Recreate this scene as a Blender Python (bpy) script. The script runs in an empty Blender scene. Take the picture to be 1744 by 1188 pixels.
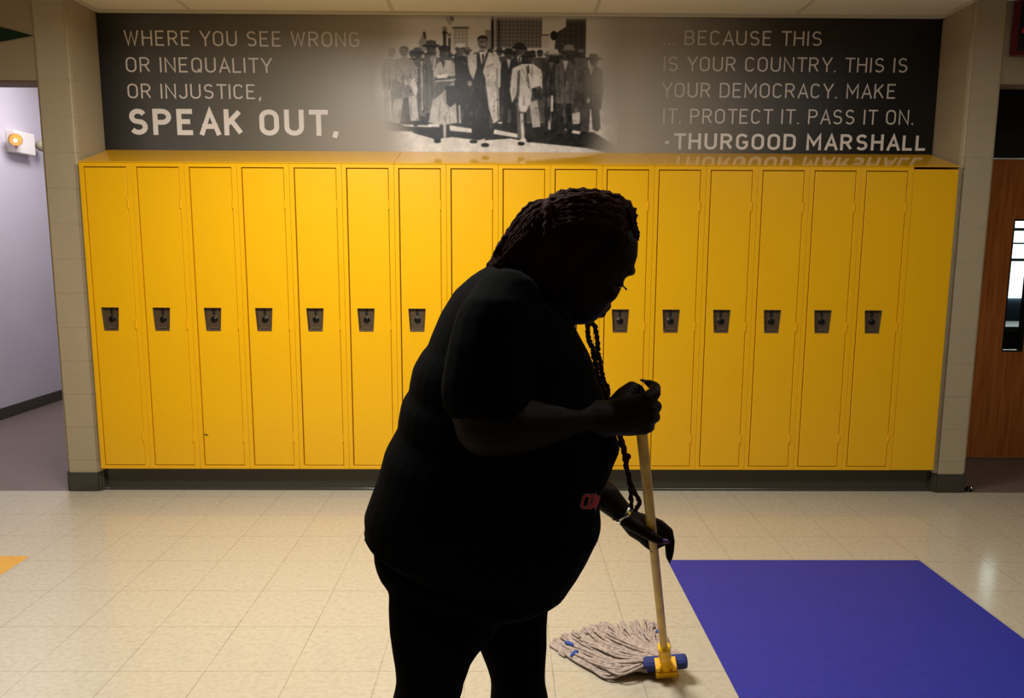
import bpy, bmesh, math, random
import numpy as np
from mathutils import Vector, Matrix, noise
from mathutils.bvhtree import BVHTree

random.seed(7)
C = bpy.context.scene.collection
SC = bpy.context.scene

# ------------------------------------------------------------------ camera
F, PITCH, YAW, ROLL, EYE = 1230.18, .13489, .00845, .00462, 1.47226
IW, IH = 1744, 1188

def cam_axes():
    cp, sp, cy, sy = math.cos(PITCH), math.sin(PITCH), math.cos(YAW), math.sin(YAW)
    f = Vector((sy * cp, cy * cp, -sp)); r = Vector((cy, -sy, 0)); u = r.cross(f)
    c, s = math.cos(ROLL), math.sin(ROLL)
    return c * r + s * u, -s * r + c * u, f
RT, UP, FW = cam_axes()
cam_data = bpy.data.cameras.new('camera'); cam = bpy.data.objects.new('camera', cam_data); C.objects.link(cam)
cam_data.sensor_width = 36; cam_data.lens = F / IW * 36; cam_data.clip_start = .05; cam_data.clip_end = 100
cam.matrix_world = Matrix(((RT.x, UP.x, -FW.x, 0), (RT.y, UP.y, -FW.y, 0), (RT.z, UP.z, -FW.z, EYE), (0, 0, 0, 1)))
SC.camera = cam

# ------------------------------------------------------------------ world, lights, exposure
SC.view_settings.view_transform = 'Standard'; SC.view_settings.look = 'None'
SC.view_settings.gamma = 1; SC.view_settings.use_curve_mapping = False
SC.view_settings.exposure = 0.0
world = bpy.data.worlds.new('world'); SC.world = world; world.use_nodes = True
world.node_tree.nodes['Background'].inputs[0].default_value = (.8, .85, 1, 1)
world.node_tree.nodes['Background'].inputs[1].default_value = .012

def area(name, loc, sx, sy, power, col, rot=(0, 0, 0), spread=180):
    d = bpy.data.lights.new(name, 'AREA'); d.shape = 'RECTANGLE'; d.size = sx; d.size_y = sy
    d.energy = power; d.color = col; d.spread = math.radians(spread)
    o = bpy.data.objects.new(name, d); C.objects.link(o); o.location = loc; o.rotation_euler = rot
    return o
area('troffer_light', (-.85, 2.55, 2.885), 1.2, .6, 98, (1, .985, .93), spread=174)
area('troffer_light', (2.2, 2.3, 2.885), 1.2, .6, 20, (1, .985, .93), spread=174)
area('hall_light', (-3.45, 6.0, 3.20), .6, 1.2, 46, (.97, .93, 1))

# ------------------------------------------------------------------ helpers
def ray(x, y): return FW + RT * ((x - IW / 2) / F) - UP * ((y - IH / 2) / F)
EYEV = Vector((0, 0, EYE))
def A(x, y, Y):                 # photo point at depth Y
    d = ray(x, y); return EYEV + d * (Y / d.y)
def G(x, y, z=0.0):             # photo point at height z
    d = ray(x, y); return EYEV + d * ((z - EYE) / d.z)

def srgb(c):
    c = c / 255.0
    return c / 12.92 if c <= .04045 else ((c + .055) / 1.055) ** 2.4
def rgb(r, g, b): return (srgb(r), srgb(g), srgb(b), 1)

def mat(name, col=(.5, .5, .5, 1), rough=.5, metal=0, spec=.5, coat=0, emit=None, estr=0):
    m = bpy.data.materials.new(name); m.use_nodes = True
    b = m.node_tree.nodes['Principled BSDF']
    b.inputs['Base Color'].default_value = col; b.inputs['Roughness'].default_value = rough
    b.inputs['Metallic'].default_value = metal; b.inputs['Specular IOR Level'].default_value = spec
    b.inputs['Coat Weight'].default_value = coat
    if emit: b.inputs['Emission Color'].default_value = emit; b.inputs['Emission Strength'].default_value = estr
    return m
class N:                        # tiny node-graph helper
    def __init__(s, m): s.t = m.node_tree; s.b = s.t.nodes['Principled BSDF']
    def n(s, ty, **k):
        o = s.t.nodes.new(ty)
        for a, v in k.items(): setattr(o, a, v)
        return o
    def l(s, a, b): s.t.links.new(a, b)
    def math(s, op, a, b=None, clamp=False):
        o = s.n('ShaderNodeMath', operation=op, use_clamp=clamp)
        for i, v in enumerate((a, b)):
            if v is None: continue
            if hasattr(v, 'links') or hasattr(v, 'is_linked'): s.l(v, o.inputs[i])
            else: o.inputs[i].default_value = v
        return o.outputs[0]
    def mix(s, f, a, b):
        o = s.n('ShaderNodeMix', data_type='RGBA')
        for i, v in ((0, f), (6, a), (7, b)):
            if hasattr(v, 'is_linked'): s.l(v, o.inputs[i])
            else: o.inputs[i].default_value = v
        return o.outputs[2]
    def coord(s): return s.n('ShaderNodeTexCoord').outputs['Object']
    def noise(s, vec, scale, detail=3, sc=(1, 1, 1)):
        mp = s.n('ShaderNodeMapping'); mp.inputs['Scale'].default_value = sc; s.l(vec, mp.inputs[0])
        o = s.n('ShaderNodeTexNoise'); o.inputs['Scale'].default_value = scale; o.inputs['Detail'].default_value = detail
        s.l(mp.outputs[0], o.inputs['Vector']); return o.outputs['Fac']
    def ramp(s, f, stops):
        o = s.n('ShaderNodeValToRGB'); e = o.color_ramp.elements
        while len(e) < len(stops): e.new(.5)
        for i, (p, c) in enumerate(stops): e[i].position = p; e[i].color = c
        s.l(f, o.inputs[0]); return o.outputs[0]
    def bump(s, h, strength=.2, dist=.01):
        o = s.n('ShaderNodeBump'); o.inputs['Strength'].default_value = strength; o.inputs['Distance'].default_value = dist
        s.l(h, o.inputs['Height']); s.l(o.outputs[0], s.b.inputs['Normal'])

def link(name, me, m=None, parent=None, smooth=False):
    o = bpy.data.objects.new(name, me); C.objects.link(o)
    if m is not None and not me.materials:
        for x in (m if isinstance(m, (list, tuple)) else [m]): me.materials.append(x)
    if parent is not None: o.parent = parent
    if smooth:
        for p in me.polygons: p.use_smooth = True
    return o
def obj(name, bm, m, parent=None, smooth=False):
    me = bpy.data.meshes.new(name); bmesh.ops.recalc_face_normals(bm, faces=bm.faces); bm.to_mesh(me); bm.free()
    return link(name, me, m, parent, smooth)
def thing(name, label, cat, loc=(0, 0, 0), group=None):
    o = bpy.data.objects.new(name, None); C.objects.link(o); o.location = loc; o.empty_display_size = .1
    return tag(o, label, cat, group)
def tag(o, label, cat, group=None):
    o['label'] = label; o['category'] = cat
    if group: o['group'] = group
    return o
def struct(o): o['kind'] = 'structure'; return o

def box(bm, x0, x1, y0, y1, z0, z1, bev=0, seg=2, mi=0):
    r = bmesh.ops.create_cube(bm, size=1); vs = r['verts']
    for v in vs: v.co = Vector(((x0 + x1) / 2 + v.co.x * (x1 - x0), (y0 + y1) / 2 + v.co.y * (y1 - y0), (z0 + z1) / 2 + v.co.z * (z1 - z0)))
    fs = {f for v in vs for f in v.link_faces}
    if bev:
        es = list({e for v in vs for e in v.link_edges})
        r = bmesh.ops.bevel(bm, geom=es, offset=bev, segments=seg, affect='EDGES', profile=.6)
        fs = set(r['faces']) | {f for f in fs if f.is_valid}
    for f in fs:
        if f.is_valid: f.material_index = mi
def quad(bm, pts):
    return bm.faces.new([bm.verts.new(p) for p in pts])
def frame_at(d):
    d = d.normalized(); h = Vector((0, 0, 1)) if abs(d.z) < .9 else Vector((0, 1, 0))
    a = d.cross(h).normalized(); return a, d.cross(a).normalized()
def tube(bm, pts, rad, n=8, cap=True):
    pts = [Vector(p) for p in pts]; k = len(pts)
    rad = list(rad) if isinstance(rad, (list, tuple)) else [rad] * k
    a = None; rings = []
    for i, p in enumerate(pts):
        d = (pts[min(i + 1, k - 1)] - pts[max(i - 1, 0)])
        if d.length < 1e-9: d = Vector((0, 0, 1))
        d.normalize()
        if a is None: a, b = frame_at(d)
        else:
            a = (a - d * a.dot(d)).normalized(); b = d.cross(a)
        rings.append([bm.verts.new(p + (a * math.cos(t) + b * math.sin(t)) * rad[i]) for t in [2 * math.pi * j / n for j in range(n)]])
    for r0, r1 in zip(rings, rings[1:]):
        for j in range(n): bm.faces.new((r0[j], r0[(j + 1) % n], r1[(j + 1) % n], r1[j]))
    if cap:
        bm.faces.new(rings[0][::-1]); bm.faces.new(rings[-1])
def ball(bm, c, r, ax=None, seg=20):
    """ellipsoid: r scalar or 3 radii, ax optional 3x3 matrix"""
    rr = Vector((r, r, r)) if not hasattr(r, '__len__') else Vector(r)
    vs = bmesh.ops.create_uvsphere(bm, u_segments=seg, v_segments=max(8, seg // 2), radius=1)['verts']
    for v in vs:
        q = Vector((v.co.x * rr.x, v.co.y * rr.y, v.co.z * rr.z))
        v.co = Vector(c) + (ax @ q if ax else q)
def limb(bm, pts, rad, n=16):
    """rounded tapering chain: closed tube with a ball at every joint"""
    pts = [Vector(p) for p in pts]
    for p, q, r0, r1 in zip(pts, pts[1:], rad, rad[1:]): tube(bm, [p, q], [r0, r1], n)
    for p, r in zip(pts, rad): ball(bm, p, r, seg=n)
def spline(pts, n):
    """Catmull-Rom through pts"""
    P = [Vector(p) for p in pts]; P = [P[0] * 2 - P[1]] + P + [P[-1] * 2 - P[-2]]; out = []
    m = len(P) - 3
    for i in range(m):
        a, b, c, d = P[i:i + 4]
        for j in range(n):
            t = j / n
            out.append(.5 * ((2 * b) + (c - a) * t + (2 * a - 5 * b + 4 * c - d) * t * t + (3 * b - a - 3 * c + d) * t ** 3))
    out.append(P[-2]); return out
def loft(bm, rows, Y, p=2.2, n=36):
    """rows: (back px, front px, half width[, y shift]) - closed body through elliptical sections"""
    rings = []
    for r in rows:
        y = Y + (r[3] if len(r) > 3 else 0)
        B, Fp = A(*r[0], y), A(*r[1], y); c = (B + Fp) / 2; u = (Fp - B) / 2; ring = []
        for j in range(n):
            t = 2 * math.pi * j / n; cs, sn = math.cos(t), math.sin(t)
            ring.append(bm.verts.new(c + u * math.copysign(abs(cs) ** (2 / p), cs) + Vector((0, 1, 0)) * r[2] * math.copysign(abs(sn) ** (2 / p), sn)))
        rings.append(ring)
    for r0, r1 in zip(rings, rings[1:]):
        for j in range(n): bm.faces.new((r0[j], r0[(j + 1) % n], r1[(j + 1) % n], r1[j]))
    for r in (rings[0], rings[-1]):
        c = bm.verts.new(sum((v.co for v in r), Vector()) / n)
        for j in range(n): bm.faces.new((r[j], r[(j + 1) % n], c))
def fuse(name, bm, m, parent, voxel, smooth=3):
    """melt overlapping closed shapes into one continuous surface"""
    bmesh.ops.recalc_face_normals(bm, faces=bm.faces)
    me = bpy.data.meshes.new('tmp'); bm.to_mesh(me); bm.free()
    o = bpy.data.objects.new('tmp', me); C.objects.link(o)
    md = o.modifiers.new('r', 'REMESH'); md.mode = 'VOXEL'; md.voxel_size = voxel
    if smooth:
        sm = o.modifiers.new('s', 'SMOOTH'); sm.iterations = smooth; sm.factor = .5
    bpy.context.view_layer.update()
    dg = bpy.context.evaluated_depsgraph_get()
    new = bpy.data.meshes.new_from_object(o.evaluated_get(dg)); new.name = name
    bpy.data.objects.remove(o); bpy.data.meshes.remove(me)
    return link(name, new, m, parent, True)

# ------------------------------------------------------------------ materials
M = {}
def mk_floor(name, base, alt, grout=True, rough=.13):
    m = mat(name, rough=rough); g = N(m); co = g.coord()
    n1 = g.noise(co, 55, 6, (.8, 1, 1)); n2 = g.noise(co, 3.2, 4); n3 = g.noise(co, 90, 3, (.3, 1, 1))
    c = g.ramp(n1, [(.25, alt), (.55, base), (.8, tuple(min(1, x * 1.05) for x in base[:3]) + (1,))])
    c = g.mix(g.math('MULTIPLY', g.math('GREATER_THAN', n3, .66), .13), c, tuple(x * .62 for x in alt[:3]) + (1,))
    c = g.mix(g.math('MULTIPLY', n2, .10), c, tuple(x * .8 for x in alt[:3]) + (1,))
    if grout:
        sep = g.n('ShaderNodeSeparateXYZ'); g.l(co, sep.inputs[0]); ds = []
        for i, off, T_ in ((0, -1.364, .3067), (1, 2.987, .30436)):
            q = g.math('DIVIDE', g.math('ADD', sep.outputs[i], -off + T_ * 60), T_)
            ds.append(g.math('ABSOLUTE', g.math('SUBTRACT', g.math('FRACT', g.math('ADD', q, .5)), .5)))
        d = g.math('MINIMUM', ds[0], ds[1]); line = g.math('LESS_THAN', d, .0036)
        c = g.mix(g.math('MULTIPLY', line, g.math('ADD', g.math('MULTIPLY', g.noise(co, 5, 2), .9), .08)), c, rgb(95, 78, 58))
    g.l(c, g.b.inputs['Base Color'])
    r = g.math('ADD', g.math('MULTIPLY', n2, .12), rough - .05); g.l(r, g.b.inputs['Roughness'])
    return m
M['vct'] = mk_floor('beige_vinyl_tile', rgb(196, 186, 165), rgb(184, 172, 150))
M['blue'] = mk_floor('blue_vinyl', rgb(44, 50, 160), rgb(38, 42, 146), grout=False, rough=.45)
M['gold'] = mk_floor('gold_vinyl', rgb(226, 168, 40), rgb(206, 148, 30), grout=False, rough=.3)
M['hall_floor'] = mk_floor('taupe_floor', rgb(120, 105, 98), rgb(108, 94, 87), grout=False, rough=.4)

def mk_paint(name, col, rough=.6, bump=.08, scale=90, var=.08):
    m = mat(name, col, rough); g = N(m); co = g.coord(); n = g.noise(co, scale, 4); n2 = g.noise(co, 2.5, 3)
    dark = tuple(x * (1 - 2.2 * var) for x in col[:3]) + (1,)
    g.l(g.mix(g.math('MULTIPLY', n2, .8), col, dark), g.b.inputs['Base Color']); g.bump(n, bump, .004); return m
M['block'] = mk_paint('painted_block', rgb(186, 170, 140), .5, .35, 140)
M['mortar'] = mat('painted_mortar', rgb(198, 184, 156), .6)
M['header'] = mk_paint('beige_header_paint', rgb(172, 154, 126), .6)
M['soffit'] = mat('brown_soffit', rgb(112, 92, 74), .6)
M['lavender'] = mk_paint('pale_lavender_paint', rgb(206, 200, 208), .45, .05)
M['base'] = mat('dark_olive_base', rgb(62, 60, 50), .14)
M['ceil'] = mk_paint('ceiling_tile', rgb(244, 240, 222), .9, .3, 220, .02)
M['tbar'] = mat('ceiling_grid', rgb(214, 208, 188), .5)
M['yellow'] = mat('yellow_enamel', rgb(248, 186, 14), .32, 0, .5)
g = N(M['yellow']); co = g.coord()
g.l(g.mix(g.math('MULTIPLY', g.noise(co, 3, 3), .5), rgb(250, 190, 14), rgb(240, 174, 14)), g.b.inputs['Base Color']); g.bump(g.noise(co, 60, 3), .04, .003)
M['hood'] = mat('glossy_yellow_enamel', rgb(240, 180, 20), .12, 0, .8)
M['gap_scratch'] = mat('gap_shade_scratch', rgb(40, 24, 6), .8)  # painted shade for the door gaps, also colour of the scratch
M['cup'] = mat('brushed_steel_cup', rgb(112, 93, 72), .42, .6)
M['chrome'] = mat('chrome', rgb(215, 212, 205), .15, 1)
M['dial'] = mat('black_dial', rgb(14, 13, 12), .3)
M['slot'] = mat('black_slot', rgb(8, 7, 6), .6)
M['wood'] = mat('oak_veneer', rough=.4); g = N(M['wood']); co = g.coord()
g.l(g.ramp(g.noise(co, 9, 6, (6, 1, .35)), [(.3, rgb(168, 92, 34)), (.55, rgb(198, 116, 48)), (.75, rgb(212, 132, 60))]), g.b.inputs['Base Color'])
M['bronze'] = mat('dark_bronze_frame', rgb(40, 34, 28), .4)
M['panel'] = mat('dark_transom', rgb(52, 50, 42), .3)
M['glass'] = mat('door_glass', (1, 1, 1, 1), .02); M['glass'].node_tree.nodes['Principled BSDF'].inputs['Transmission Weight'].default_value = 1
M['glass'].node_tree.nodes['Principled BSDF'].inputs['IOR'].default_value = 1.05
M['day'] = mat('daylit_window', (0, 0, 0, 1), .5, emit=(.82, 1, .93, 1), estr=2.6)
M['blueroom'] = mat('blue_grey_wall', rgb(90, 110, 135), .6)
M['white'] = mat('white_plastic', rgb(226, 220, 210), .4)
M['offwhite'] = mat('grey_white_plastic', rgb(150, 142, 122), .4)
M['bulb'] = mat('lit_bulb', (1, .85, .65, 1), .2, emit=(1, .86, .68, 1), estr=3.2)
M['reflector'] = mat('copper_reflector', rgb(190, 112, 60), .2, .9)
M['red_led'] = mat('red_indicator', rgb(150, 20, 30), .3, emit=(1, .02, .05, 1), estr=.25)
M['green'] = mat('dark_green_felt', rgb(2, 40, 18), .9)
M['red'] = mat('dark_red_felt', rgb(88, 8, 14), .9)
M['navy'] = mat('black_felt', rgb(8, 9, 14), .9)
M['redink'] = mat('red_ink', rgb(190, 40, 30), .9)
M['greyink'] = mat('grey_ink', rgb(120, 120, 120), .9)
M['print'] = mat('printed_vinyl', rough=.35, spec=.35)
g = N(M['print']); a = g.n('ShaderNodeVertexColor'); a.layer_name = 'Col'; g.l(a.outputs[0], g.b.inputs['Base Color'])
# the woman
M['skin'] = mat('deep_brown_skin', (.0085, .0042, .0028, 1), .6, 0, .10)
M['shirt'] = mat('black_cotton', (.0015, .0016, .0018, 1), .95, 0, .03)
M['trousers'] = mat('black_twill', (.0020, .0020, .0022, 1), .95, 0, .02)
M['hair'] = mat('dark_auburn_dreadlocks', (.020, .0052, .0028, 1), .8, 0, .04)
M['lash'] = mat('black_lashes', (.002, .002, .002, 1), .8, 0, .1)
M['eye'] = mat('dark_eye', (.03, .025, .022, 1), .3)
M['nail'] = mat('purple_nail_polish', (.12, .03, .30, 1), .12, 0, .8, .5)
M['nailblack'] = mat('dark_nail_polish', (.006, .003, .006, 1), .2)
M['silver'] = mat('silver_bracelet', (.75, .75, .72, 1), .2, 1)
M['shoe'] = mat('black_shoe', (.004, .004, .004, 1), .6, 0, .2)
M['shirtred'] = mat('red_shirt_print', (.42, .030, .030, 1), .8, 0, .1)
M['shirtgrey'] = mat('grey_shirt_print', (.30, .22, .21, 1), .8, 0, .1)
# the mop
M['handle'] = mat('yellow_fibreglass', rough=.35); g = N(M['handle']); co = g.coord()
g.l(g.ramp(g.noise(co, 30, 4, (1, 1, .06)), [(.3, rgb(196, 150, 34)), (.6, rgb(222, 180, 56)), (.8, rgb(232, 200, 90))]), g.b.inputs['Base Color'])
M['clamp'] = mat('yellow_plastic', rgb(250, 190, 6), .35)
M['band'] = mat('navy_mesh_band', rgb(30, 42, 112), .7)
M['tape'] = mat('blue_tape', rgb(50, 82, 160), .7)
M['yarn'] = mat('grey_beige_cotton_yarn', rough=.95, spec=.1); g = N(M['yarn']); co = g.coord()
g.l(g.ramp(g.noise(co, 70, 4), [(.3, rgb(150, 132, 121)), (.55, rgb(188, 170, 159)), (.8, rgb(206, 189, 179))]), g.b.inputs['Base Color']); g.bump(g.noise(co, 420, 2), .5, .003)

# ------------------------------------------------------------------ setting
PF, YL, YB = 4.30, 4.28, 4.60      # pier face, locker face, niche back wall
CZ = 2.895
LX0, PIT = -2.463, .302            # lockers start, pitch
PL0, PL1, PR0, PR1 = -2.688, -2.478, 2.652, 2.852

bm = bmesh.new(); box(bm, -6, 6, -1.6, PF, -.05, 0); struct(obj('floor', bm, M['vct']))
bm = bmesh.new(); box(bm, -6, 6, PF, 10, -.05, -.0005); struct(obj('floor_hallway', bm, M['hall_floor']))
bm = bmesh.new(); box(bm, PL1, PR0, PF, 4.62, -.049, .0); struct(obj('floor_niche', bm, M['vct']))

T = .30436; gx, gy = -1.361, 2.987
bm = bmesh.new(); box(bm, -1.364 + 7 * .3067 - .0015, gx + 11 * T + .012, 1.62, 3.305, 0, .002)
tag(obj('floor_panel', bm, M['blue']), 'large blue rectangle of vinyl flooring inlaid in the beige tiles to the right of the mop', 'floor panel')
bm = bmesh.new(); box(bm, gx - 7 * T, gx - 3 * T - .025, 1.2, gy + T + .05, 0, .002)
tag(obj('floor_panel', bm, M['gold']), 'golden yellow vinyl flooring corner inlaid in the beige tiles at the far left', 'floor panel')

# ceiling: tiles and grid
bm = bmesh.new(); box(bm, -6, 6, -1.6, 4.62, CZ, CZ + .05); struct(obj('ceiling', bm, M['ceil']))
bm = bmesh.new()
for i in range(-3, 6): box(bm, -1.902 + 1.216 * i - .010, -1.902 + 1.216 * i + .010, -1.6, YB, CZ - .003, CZ, .001, 1)
for j in range(10): box(bm, -6, 6, YB - .61 * (j + 1) - .010, YB - .61 * (j + 1) + .010, CZ - .0032, CZ, .001, 1)
box(bm, PL1, PR0, YB - .022, YB, CZ - .016, CZ, .002, 1)
box(bm, PL1, PL1 + .02, PF, YB, CZ - .016, CZ, .002, 1); box(bm, PR0 - .02, PR0, PF, YB, CZ - .016, CZ, .002, 1)
struct(obj('trim_1', bm, M['tbar']))

# block piers: courses of bullnose blocks, one mesh each
def pier(name, x0, x1, y0, y1, ztop):
    bm = bmesh.new(); box(bm, x0 + .0015, x1 - .0015, y0 + .0015, y1, 0, ztop, mi=1)
    z = 1.0075 - .2028 * 5
    while z < ztop:
        box(bm, x0, x1, y0, y1, max(z + .0013, 0), min(z + .2028 - .0013, ztop), 0); z += .2028
    es = [e for e in bm.edges if abs(e.verts[0].co.z - e.verts[1].co.z) > .05 and abs(e.verts[0].co.y - y0) < 2e-3 and abs(e.verts[1].co.y - y0) < 2e-3]
    bmesh.ops.bevel(bm, geom=es, offset=.022, segments=5, affect='EDGES')
    return struct(obj(name, bm, [M['block'], M['mortar']]))
pier('wall_left', PL0, PL1, PF, 4.62, CZ); pier('wall_right', PR0, PR1, PF, 4.62, CZ)
bm = bmesh.new(); box(bm, PL0, PR1, 4.62, 4.72, 0, CZ + .05); struct(obj('wall_back', bm, M['block']))
def base_around(name, x0, x1):
    bm = bmesh.new(); box(bm, x0 - .006, x1 + .006, PF - .006, 4.62, 0, .118)
    es = [e for e in bm.edges if abs(e.verts[0].co.z - e.verts[1].co.z) > .05 and e.verts[0].co.y < PF]
    bmesh.ops.bevel(bm, geom=es, offset=.024, segments=5, affect='EDGES')
    es = [e for e in bm.edges if e.verts[0].co.z > .117 and e.verts[1].co.z > .117]
    bmesh.ops.bevel(bm, geom=es, offset=.003, segments=2, affect='EDGES')
    return struct(obj(name, bm, M['base'], smooth=False))
base_around('baseboard_left', PL0, PL1); base_around('baseboard_right', PR0, PR1)
# recessed cove base below the lockers: flat face with a glossy cove at the foot
bm = bmesh.new(); prof = [(4.42, .146), (4.345, .146), (4.345, .022)] + [(4.345 - .016 * (1 - math.cos(t)), .022 - .020 * math.sin(t)) for t in [i * math.pi / 64 for i in range(1, 33)]] + [(4.322, 0.0), (4.42, 0.0)]
r0 = [bm.verts.new((PL1 + .006, y, z)) for y, z in prof]; r1 = [bm.verts.new((PR0 - .006, y, z)) for y, z in prof]
for i in range(len(prof)): bm.faces.new((r0[i], r0[(i + 1) % len(prof)], r1[(i + 1) % len(prof)], r1[i]))
bm.faces.new(r0); bm.faces.new(r1[::-1])
struct(obj('baseboard_back', bm, M['base']))

# left hallway
bm = bmesh.new(); box(bm, -4.48, -4.38, 4.45, 9.6, 0, 3.25); struct(obj('wall_hallway', bm, M['lavender']))
bm = bmesh.new(); box(bm, -4.38, -4.368, 4.45, 9.5, 0, .10, .004); struct(obj('baseboard_hallway', bm, M['base']))
bm = bmesh.new(); box(bm, -4.38, PL0, 9.5, 9.6, 0, 3.25); struct(obj('wall_hallway_end', bm, M['lavender']))
bm = bmesh.new(); box(bm, PL0, PL0 + .1, 4.62, 9.6, 0, 3.25); struct(obj('wall_hallway_right', bm, M['lavender']))
bm = bmesh.new(); box(bm, -4.48, PL0 + .1, 4.45, 9.6, 3.25, 3.30); struct(obj('ceiling_hallway', bm, M['ceil']))
bm = bmesh.new(); box(bm, -6, PL0, PF + .02, 4.449, 2.4255, 3.3); struct(obj('wall_left_header', bm, M['header']))
bm = bmesh.new(); box(bm, -4.38, PL0, PF + .02, 4.46, 2.415, 2.425); struct(obj('trim_2', bm, M['soffit']))
bm = bmesh.new(); box(bm, -6, -4.381, PF + .02, 4.449, 0, 2.4245); struct(obj('wall_left_far', bm, M['block']))

# right door recess
DY = 5.04
bm = bmesh.new(); box(bm, PR1, 6, PF + .02, 4.45, 2.44, CZ + .05); struct(obj('wall_right_header', bm, M['header']))
bm = bmesh.new(); box(bm, PR1, PR1 + .06, 4.62, DY + .12, 0, CZ); struct(obj('wall_right_return', bm, M['block']))
bm = bmesh.new(); box(bm, PR1, 6, 4.45, DY + .1, 2.60, 2.65); struct(obj('ceiling_recess', bm, M['bronze']))
bm = bmesh.new(); box(bm, PR1 + .06, 4.6, DY + .0, DY + .06, 2.235, 2.60); struct(obj('trim_3', bm, M['panel']))
bm = bmesh.new(); box(bm, PR1 + .06, 4.6, DY - .03, DY + .08, 2.115, 2.235, .004); box(bm, PR1 + .06, PR1 + .12, DY - .03, DY + .08, 0, 2.115, .004)
box(bm, 3.94, 4.0, DY - .03, DY + .08, 0, 2.115, .004); struct(obj('trim_4', bm, M['bronze']))
bm = bmesh.new(); box(bm, 4.0, 6, DY, DY + .1, 0, 2.6); struct(obj('wall_right_door', bm, M['block']))
# door leaf with a narrow lite
dx0, dx1, wx0, wx1, wz0, wz1 = PR1 + .125, 3.935, 3.512, 3.655, .785, 1.70
bm = bmesh.new()
for a_ in ((dx0, wx0, .008, 2.11), (wx1, dx1, .008, 2.11), (wx0, wx1, .008, wz0), (wx0, wx1, wz1, 2.11)): box(bm, a_[0], a_[1], DY, DY + .045, a_[2], a_[3])
door = struct(obj('door_1', bm, M['wood']))
bm = bmesh.new(); box(bm, wx0, wx1, DY + .018, DY + .024, wz0, wz1); obj('pane', bm, M['glass'], door)
bm = bmesh.new()
for a_ in ((wx0 - .004, wx0 + .006, wz0, wz1), (wx1 - .006, wx1 + .004, wz0, wz1), (wx0, wx1, wz0 - .004, wz0 + .008), (wx0, wx1, wz1 - .006, wz1 + .004)): box(bm, a_[0], a_[1], DY - .003, DY + .05, a_[2], a_[3], .001, 1)
obj('glazing_bead', bm, M['bronze'], door)
bm = bmesh.new(); tube(bm, [(3.875, DY, 1.0), (3.875, DY - .05, 1.0), (3.77, DY - .055, 1.0)], .009, 10); box(bm, 3.84, 3.91, DY - .006, DY, .93, 1.07, .003); obj('door_handle', bm, M['chrome'], door)
# what the lite looks onto: a room with a daylit window
bm = bmesh.new(); box(bm, 3.0, 6.9, 8.0, 8.1, 0, 3.0); struct(obj('wall_room', bm, M['blueroom']))
bm = bmesh.new(); quad(bm, [(3.9, 7.98, .98), (6.8, 7.98, .98), (6.8, 7.98, 2.6), (3.9, 7.98, 2.6)]); w = struct(obj('window_1', bm, M['day']))
bm = bmesh.new()
for z in (1.40, 1.73, 1.58): box(bm, 3.85, 6.85, 7.93, 7.975, z - (.016 if z > 1.6 or z < 1.45 else .010), z + (.016 if z > 1.6 or z < 1.45 else .008), .003, 1)
for x in (3.88, 5.4, 6.82): box(bm, x - .03, x + .03, 7.92, 7.975, .98, 2.6)
obj('window_frame', bm, M['blueroom'], w)
bm = bmesh.new(); box(bm, 4.0, 6.6, 7.0, 7.6, .70, .76, .01); box(bm, 4.1, 4.16, 7.05, 7.11, 0, .7); box(bm, 6.4, 6.46, 7.05, 7.11, 0, .7); box(bm, 4.1, 6.5, 7.5, 7.53, .1, .7)
tag(obj('table', bm, M['bronze']), 'dark table seen through the narrow glass of the wooden door', 'table')

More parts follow.
